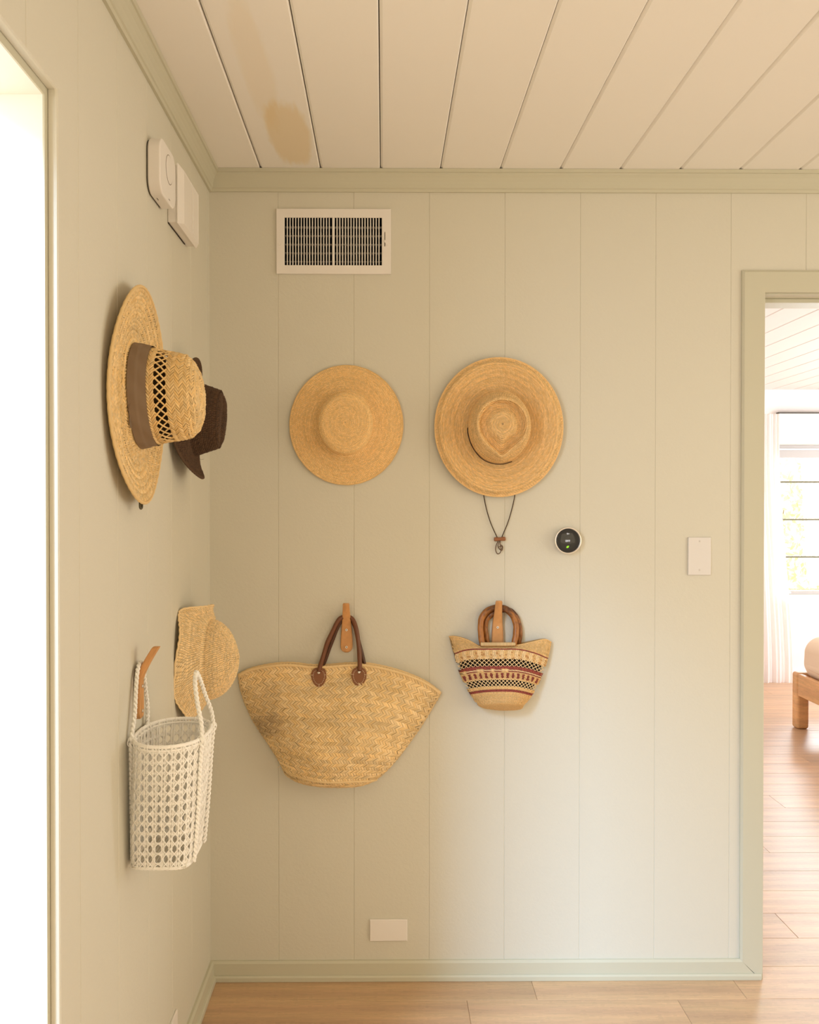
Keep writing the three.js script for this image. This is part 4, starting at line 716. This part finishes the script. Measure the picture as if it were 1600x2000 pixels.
{ // small striped basket with arched wooden handles
  const S = 1 / 6.4 / 662, ox = 790, oy = 1480, q = (list) => list.map(([x, y]) => [(x - ox) * S, (oy - y) * S]);
  const X0 = 860 + ox / 6.4, Y0 = 1160 + oy / 6.4;
  const t = thing('small_basket', 'small tan basket with maroon stripes and open lattice bands on the back wall', 'basket', backAt((X0 - 750) * 0.001518, 1.443 - (Y0 - 985) * 0.001518));
  const stripe = q([[180, 772], [290, 716], [400, 692], [560, 686], [750, 683], [1000, 690], [1200, 742], [1300, 785], [1392, 832]]);
  const arch = q([[484, 1424], [540, 1390], [640, 1352], [760, 1338], [880, 1346], [990, 1378], [1082, 1424]]);
  const left = q([[180, 772], [205, 880], [240, 1000], [285, 1105], [330, 1200], [400, 1322], [484, 1424]]);
  const right = q([[1392, 832], [1370, 915], [1338, 1000], [1300, 1095], [1258, 1180], [1175, 1325], [1082, 1424]]);
  const XY = borders(stripe, arch, left, right), D = (v) => 0.048 + 0.030 * smooth(0, 1, v);
  const P = (u, v) => { const p = XY(u, v); p.z = 0.010 + D(clamp(v, 0, 1)) * dome(clamp(u, 0, 1), 0.5); return p; }, L = lifted(P, -1);
  const tan = [0.76, 0.49, 0.205], pale = [0.84, 0.61, 0.32], red = [0.27, 0.048, 0.032];
  const speck = (j, i, u, v) => { const k = 0.88 + 0.24 * hash(i * 17 + 3, j * 29 + 1), f = (u * 13) % 1; return j > 1 && hash(i + 40, j * 5) < 0.22 && f > 0.5 ? [0.55 * k, 0.27 * k, 0.09 * k] : tint(f < 0.5 ? pale : tan, k); };
  const plain = vary(tan, 0.15, 0.5), maroon = vary(red, 0.35, 0.3);
  const ribs = 26;
  const blocks = (j, i, u, v) => { const f = (u * 15.5) % 1; return f > 0.28 && f < 0.74 && j > 0 ? maroon(j, i, u, v) : plain(j, i, u, v); };
  const rope = (j, i, u, v) => j % 2 ? tint(pale, 0.9 + 0.2 * hash(i, j)) : hash(i, 7) < 0.6 ? maroon(j, i, u, v) : plain(j, i, u, v);
  const body = new Weave(), st = { h: 0.0016, closed: false, slant: 0.5, gap: 0.04, wob: 0.5, pitch: 0.0072 };
  const bands = [[0, 0.022, 1, maroon, 0.009], [0.022, 0.178, 8, speck, 0.0062], [0.307, 0.352, 2, maroon, 0.010], [0.352, 0.408, 3, rope, 0.012], [0.408, 0.520, 6, blocks, 0.0034], [0.520, 0.545, 1, plain, 0.006], [0.665, 0.722, 3, plain, 0.006], [0.722, 0.768, 2, maroon, 0.006], [0.768, 1, 12, plain, 0.0052]];
  for (const [a, b, n, c, pitch] of bands) { body.grid(70, 6, (u, v) => L(u, lerp(a, b, v), -0.0010), tint(c === maroon ? red : tan, 0.35)); body.rows(L, { ...st, v0: a, v1: b, rows: n, color: c, pitch, slant: c === rope ? 2.2 : 0.35, h: 0.0020, gap: 0.10 }); }  // sheet behind each band painted darker, as shade in its gaps
  const shadeSheet = new Weave(); shadeSheet.grid(40, 30, (u, v) => { const p = XY(lerp(0.035, 0.965, u), lerp(0.02, 0.98, v)); p.z = 0.0095 - 0.006 * dome(u, 0.5); return p; }, [0.035, 0.022, 0.012]); shadeSheet.build('painted_shade', M.strawMatte, t, 'back of the basket painted dark as inside shade');  // near-black sheet: the shade inside the basket, painted in as colour
  body.build('body', M.straw, t);
  const n = 20;
  for (const [a, b] of [[0.174, 0.311], [0.541, 0.669]]) { const lat = new Weave(); for (let k = -1; k <= n; k++) for (const d of [-1, 1]) {
    const pts = []; for (let s = 0; s <= 8; s++) { const f = s / 8, u = (k + 0.5 + d * (f - 0.5) * 1.9) / n; if (u > 0.004 && u < 0.996) pts.push(L(u, lerp(a, b, f), d * 0.0005)); } if (pts.length > 2) lat.tube(pts, 0.0009, tint(pale, 1.0 + 0.15 * hash(k, d)), 5);
  } lat.build('lattice', M.straw, t); }
  // flaring lip above the top stripe
  const rim = q([[124, 556], [180, 550], [250, 560], [320, 580], [390, 608], [445, 640], [500, 668], [620, 664], [750, 660], [900, 660], [985, 652], [1040, 644], [1150, 622], [1300, 592], [1370, 592], [1434, 630]]);
  const XR = borders(rim, stripe, q([[124, 556], [150, 660], [180, 772]]), q([[1434, 630], [1416, 735], [1392, 832]]));
  const PR = (u, v) => { const p = XR(u, v), w = clamp(v, 0, 1), uu = clamp(u, 0, 1); p.z = lerp(0.012 + 0.030 * dome(uu, 0.7), 0.010 + 0.048 * dome(uu, 0.5), w); return p; }, LR = lifted(PR, -1);
  const lip = new Weave(); lip.grid(80, 6, (u, v) => LR(u, v, -0.001), tint(tan, 0.35)).rows(LR, { ...st, v0: 0.03, v1: 1, rows: 9, pitch: 0.0056, color: vary([0.66, 0.43, 0.18], 0.2, 0.6) });  // undersheet of the lip darkened to paint shade between strands
  lip.grid(60, 4, (u, v) => { const p = XR(u, v); p.z = 0.008; return p; }, tint(tan, 0.7));
  const rp = []; for (let k = 0; k <= 120; k++) rp.push(LR(k / 120, 0.02, 0)); lip.tube(rp, (s, a) => 0.0018 * (1 + 0.25 * Math.sin(s * 330 + a * 2)), tint(tan, 1.0), 8);
  lip.build('lip', M.straw, t);
  // round bottom
  const low = q([[484, 1424], [510, 1444], [560, 1458], [640, 1468], [760, 1478], [880, 1480], [1000, 1478], [1050, 1466], [1082, 1424]]);
  const lowC = curve(low.map(([x, y]) => V(x, y, 0)));
  const PB = (u, v) => { const uu = clamp(u, 0, 1), vv = clamp(v, 0, 1), p = XY(uu, 1).lerp(lowC.getPointAt(uu), vv); p.z = lerp(0.010 + D(1) * dome(uu, 0.5), 0.010 + 0.035 * dome(uu, 0.5), vv ** 1.4); return p; }, LB = lifted(PB, -1);
  const bt = new Weave(); bt.grid(50, 8, (u, v) => LB(u, v, -0.0008), tint(tan, 0.5)).grid(50, 3, (u, v) => { const p = PB(u, 1); p.z = lerp(p.z, 0.004, v); return p; }, tint(tan, 0.8)).rows(LB, { ...st, h: 0.0010, v0: 0.0, v1: 1, rows: 12, pitch: 0.0030, color: vary(tint(tan, 0.98), 0.1, 0.5) }); bt.build('base', M.straw, t);  // darker sheet under the bottom rows is painted gap shade
  // handles
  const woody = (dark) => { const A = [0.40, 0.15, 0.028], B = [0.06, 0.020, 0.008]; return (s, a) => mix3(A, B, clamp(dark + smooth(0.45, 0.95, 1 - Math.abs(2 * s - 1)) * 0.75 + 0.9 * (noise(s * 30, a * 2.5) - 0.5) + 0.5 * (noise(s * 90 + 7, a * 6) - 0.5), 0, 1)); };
  const arc = (pts, z, r, dark) => { const w = new Weave(), ns = pts.length - 1; w.tube(along(curve(pts.map(([x, y], k) => V((x - ox) * S, (oy - y) * S, lerp(z[0], z[1], Math.sin(Math.PI * k / ns))))), 80), (s, a) => r * (1 + 0.05 * Math.sin(s * 23) + 0.03 * Math.sin(s * 61 + a)) * (1 - 0.12 * Math.abs(2 * s - 1)), woody(dark), 14); return w.geo(); };
  const hm = std([1, 1, 1], 0.4, { vertexColors: true });
  part('handle', arc([[545, 668], [528, 560], [520, 440], [531, 340], [573, 265], [648, 207], [735, 186], [830, 199], [903, 247], [953, 330], [974, 430], [966, 540], [935, 660]], [0.038, 0.0165], 0.0098, 0.05), hm, t);
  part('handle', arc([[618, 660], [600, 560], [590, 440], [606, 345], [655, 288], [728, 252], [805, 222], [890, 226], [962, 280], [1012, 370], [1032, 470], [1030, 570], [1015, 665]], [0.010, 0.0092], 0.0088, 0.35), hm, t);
  const wr = new Weave(), ww = []; for (let k = 0; k <= 60; k++) { const f = k / 60; ww.push(V((lerp(512, 945, f) - ox) * S, (oy - 632 + 3 * Math.sin(f * 3)) * S, 0.052 + 0.006 * Math.sin(Math.PI * f))); }
  wr.tube(ww, (s, a) => 0.0056 * (1 + 0.10 * Math.sin(s * TAU * 26 + a)), (s) => tint([0.62, 0.44, 0.22], 0.9 + 0.2 * hash(Math.round(s * 60), 1)), 10); wr.build('wrapped_bar', M.straw, t);
}
{ // white cane bag on the left wall
  const t = thing('cane_bag', 'white openwork cane bag with braided handles hanging from the left wall hook', 'bag', leftAt(0.830, 0.704), QUARTER);
  const HT = 0.256, wc = [0.96, 0.94, 0.88], wd = [0.84, 0.78, 0.66];
  const sup = (c, e) => Math.sign(c) * Math.abs(c) ** e;
  const ring = (u, v) => {                                                // v = 0 at the rim, 1 at the bottom
    const a = TAU * u + Math.PI, c = Math.cos(a), s = Math.sin(a), e = lerp(0.86, 0.42, smooth(0, 0.9, v)), A = lerp(0.122, 0.086, smooth(0, 1, v) * 0.55 + v * 0.45), Bh = lerp(0.074, 0.061, v), hc = lerp(0.0805, 0.068, v);
    return V(A * sup(s, e), HT * (1 - v), hc + Bh * sup(c, e));
  };
  // even steps along the girth
  const NU = 720, table = (v) => { const d = [0]; let p = ring(0, v); for (let k = 1; k <= NU; k++) { const n = ring(k / NU, v); d.push(d[k - 1] + n.distanceTo(p)); p = n; } return d; };
  const rowsT = Array.from({ length: 13 }, (_, k) => table(k / 12));
  const even = (u, v) => { u = ((u % 1) + 1) % 1; const d = rowsT[clamp(Math.round(v * 12), 0, 12)], g = u * d[NU]; let a = 0, b = NU; while (b - a > 1) { const m = (a + b) >> 1; d[m] <= g ? a = m : b = m; } return (a + (g - d[a]) / Math.max(1e-9, d[b] - d[a])) / NU; };
  const P = (u, v) => { const f = clamp(v, 0, 1) * 12, a = Math.floor(f), w = f - a, u0 = even(u, Math.min(a, 12) / 12), u1 = even(u, Math.min(a + 1, 12) / 12); let d = u1 - u0; if (d > 0.5) d -= 1; if (d < -0.5) d += 1; return ring(u0 + d * w, v); };
  const L = (u, v, l) => { const p = P(u, v); if (!l) return p; const e = 0.004, n = P(u + e, v).sub(P(u - e, v)).cross(P(u, Math.min(1, v + e)).sub(P(u, Math.max(0, v - e)))).normalize(); const out = V(p.x, 0, p.z - 0.075); if (n.dot(out) < 0) n.negate(); return p.addScaledVector(n, l); };
  const NC = 34, NR = 11.5, off = 0.45, w = new Weave(), r = 0.00125, vv = (y) => clamp((y + off) / (NR + off), 0, 1);
  for (let c = 0; c < NC; c++) for (const d of [-0.155, 0.155]) { const pts = []; for (let k = 0; k <= 40; k++) pts.push(L((c + d) / NC, k / 40, 0.0006 * Math.sin(k * 1.7 + c))); w.tube(pts, 0.0019, tint(wc, 0.94 + 0.08 * hash(c, d * 100)), 6); }
  for (let y = 0; y <= NR; y++) for (const d of [-0.065, 0.065]) { const pts = []; for (let k = 0; k <= 140; k++) pts.push(L(k / 140, vv(y + d), 0.0004 + 0.0008 * Math.sin(k * 2.1))); w.tube(pts, 0.0013, tint(wc, 0.94 + 0.08 * hash(y, d * 100)), 5); }
  for (const dir of [-1, 1]) for (let k = 0; k < NC; k++) for (const sp of [0]) {
    const pts = [], len = Math.ceil((NR + off) * 6); for (let q = 0; q <= len; q++) { const y = -off + (NR + off) * q / len; pts.push(L((k + 0.5 + dir * (y)) / NC, vv(y), 0.0016 + 0.0008 * dir * Math.sin(q * 1.05))); } w.tube(pts, 0.0014, tint(wc, 0.94 + 0.1 * hash(k, dir + 8)), 5);
  }
  w.build('woven_body', M.strawMatte, t);
  const bt = new Weave(); bt.grid(40, 20, (u, v) => V(lerp(-0.084, 0.084, u), 0.0016, lerp(0.010, 0.126, v)), wd);
  for (let k = 0; k < 16; k++) bt.tube([V(-0.083, 0.002, 0.012 + k * 0.0075), V(0, 0.0026, 0.012 + k * 0.0075), V(0.083, 0.002, 0.012 + k * 0.0075)], 0.0014, wc, 5);
  bt.build('base', M.strawMatte, t);
  const rm = new Weave(); const loop = (v, lift, dy = 0) => { const p = []; for (let k = 0; k <= 200; k++) { const q = L(k / 200, v, lift); q.y += dy; p.push(q); } return p; };
  const ropeR = (pts, r, c, n = 6, nm = 'rim') => new Weave().tube(pts, r, c, n).build(nm, M.strawMatte, t); ropeR(loop(0, 0.0003, 0.001), (s, a) => 0.0037 * (1 + 0.07 * Math.sin(s * TAU * 90 + a)), wc, 8); ropeR(loop(0.026, 0.0012), 0.0021, wc, 6, 'rim_cord'); ropeR(loop(0.026, -0.0022), 0.0021, wc, 6, 'rim_cord');
  for (let k = 0; k < 28; k++) { const p = L(k / 28, 0, 0), o = L(k / 28, 0, 1).sub(p); ropeR([0, 1, 2, 3, 4, 5, 6, 7, 8].map((i) => { const a = i / 8 * TAU; return p.clone().addScaledVector(o, 0.0042 * Math.cos(a)).add(V(0, -0.0026 + 0.0075 * Math.sin(a), 0)); }), 0.0011, wc, 5, 'rim_binding'); }
  const fp = []; for (let k = 0; k <= 120; k++) { const q = L(k / 120, 0.995, 0.0012); fp.push(q); } for (let k = 0; k < 3; k++) rm.tube(fp.map((p, i) => p.clone().add(V(0, 0.0022 * Math.sin(i * 1.05 + k * 2.09), 0.0))), 0.0017, wc, 5);
  rm.build('bottom_edge', M.strawMatte, t);
  // plaited handles: each runs from the bottom up one corner, over in an arch and down the other corner
  const cornerPath = (uu, n, v0, v1) => Array.from({ length: n + 1 }, (_, k) => { const v = lerp(v0, v1, k / n); return L(uu, v, 0.0058); });
  const findU = (a, inner) => { let best = 0, bd = 9; for (let k = 0; k < 400; k++) { const p = P(k / 400, 0.0); if ((inner ? p.z < 0.08 : p.z > 0.08) && Math.abs(p.x - a) < bd) { bd = Math.abs(p.x - a); best = k / 400; } } return best; };
  const ui0 = findU(-0.066, true), ui1 = findU(0.060, true), uo0 = findU(-0.062, false), uo1 = findU(0.064, false);
  const hang = (c) => { const w2 = new Weave(); const len = curve(c).getLength(); plait(w2, curve(c), Math.round(len / 0.0022), 0.0042, 0.0027, len / 0.030, wc, V(0.35, 0, 1)); return w2; };
  const up = (uu) => cornerPath(uu, 8, 0.985, 0.02);
  const A0 = up(ui0), A1 = up(ui1).reverse(), B0 = up(uo0), B1 = up(uo1).reverse();
  for (const p of [...A0, ...A1]) p.z = Math.max(p.z, 0.009);
  hang([...A0, V(-0.050, HT + 0.05, 0.012), V(-0.036, HT + 0.10, 0.011), V(-0.020, HT + 0.136, 0.0105), V(0.0, HT + 0.146, 0.0105), V(0.022, HT + 0.134, 0.0105), V(0.038, HT + 0.09, 0.011), V(0.052, HT + 0.045, 0.012), ...A1]).build('handle', M.strawMatte, t);
  hang([...B0, V(-0.054, HT + 0.03, 0.150), V(-0.046, HT + 0.07, 0.141), V(-0.028, HT + 0.110, 0.132), V(-0.004, HT + 0.126, 0.129), V(0.022, HT + 0.112, 0.131), V(0.046, HT + 0.07, 0.139), V(0.058, HT + 0.03, 0.150), ...B1]).build('handle', M.strawMatte, t);
  for (const uu of [ui0, ui1, uo0, uo1]) { const tie = new Weave(); const p = L(uu, 0.01, 0.004), o = L(uu, 0.01, 1).sub(L(uu, 0.01, 0)); for (const dx of [-0.0016, 0.0016]) tie.tube(Array.from({ length: 15 }, (_, i) => { const a = i / 14 * TAU; return p.clone().addScaledVector(o, 0.0085 * Math.cos(a)).add(V(dx, 0.0085 * Math.sin(a) + dx, 0)); }), 0.0012, wc, 5); tie.build('handle_tie', M.strawMatte, t); }
}

renderer.render(scene, camera);
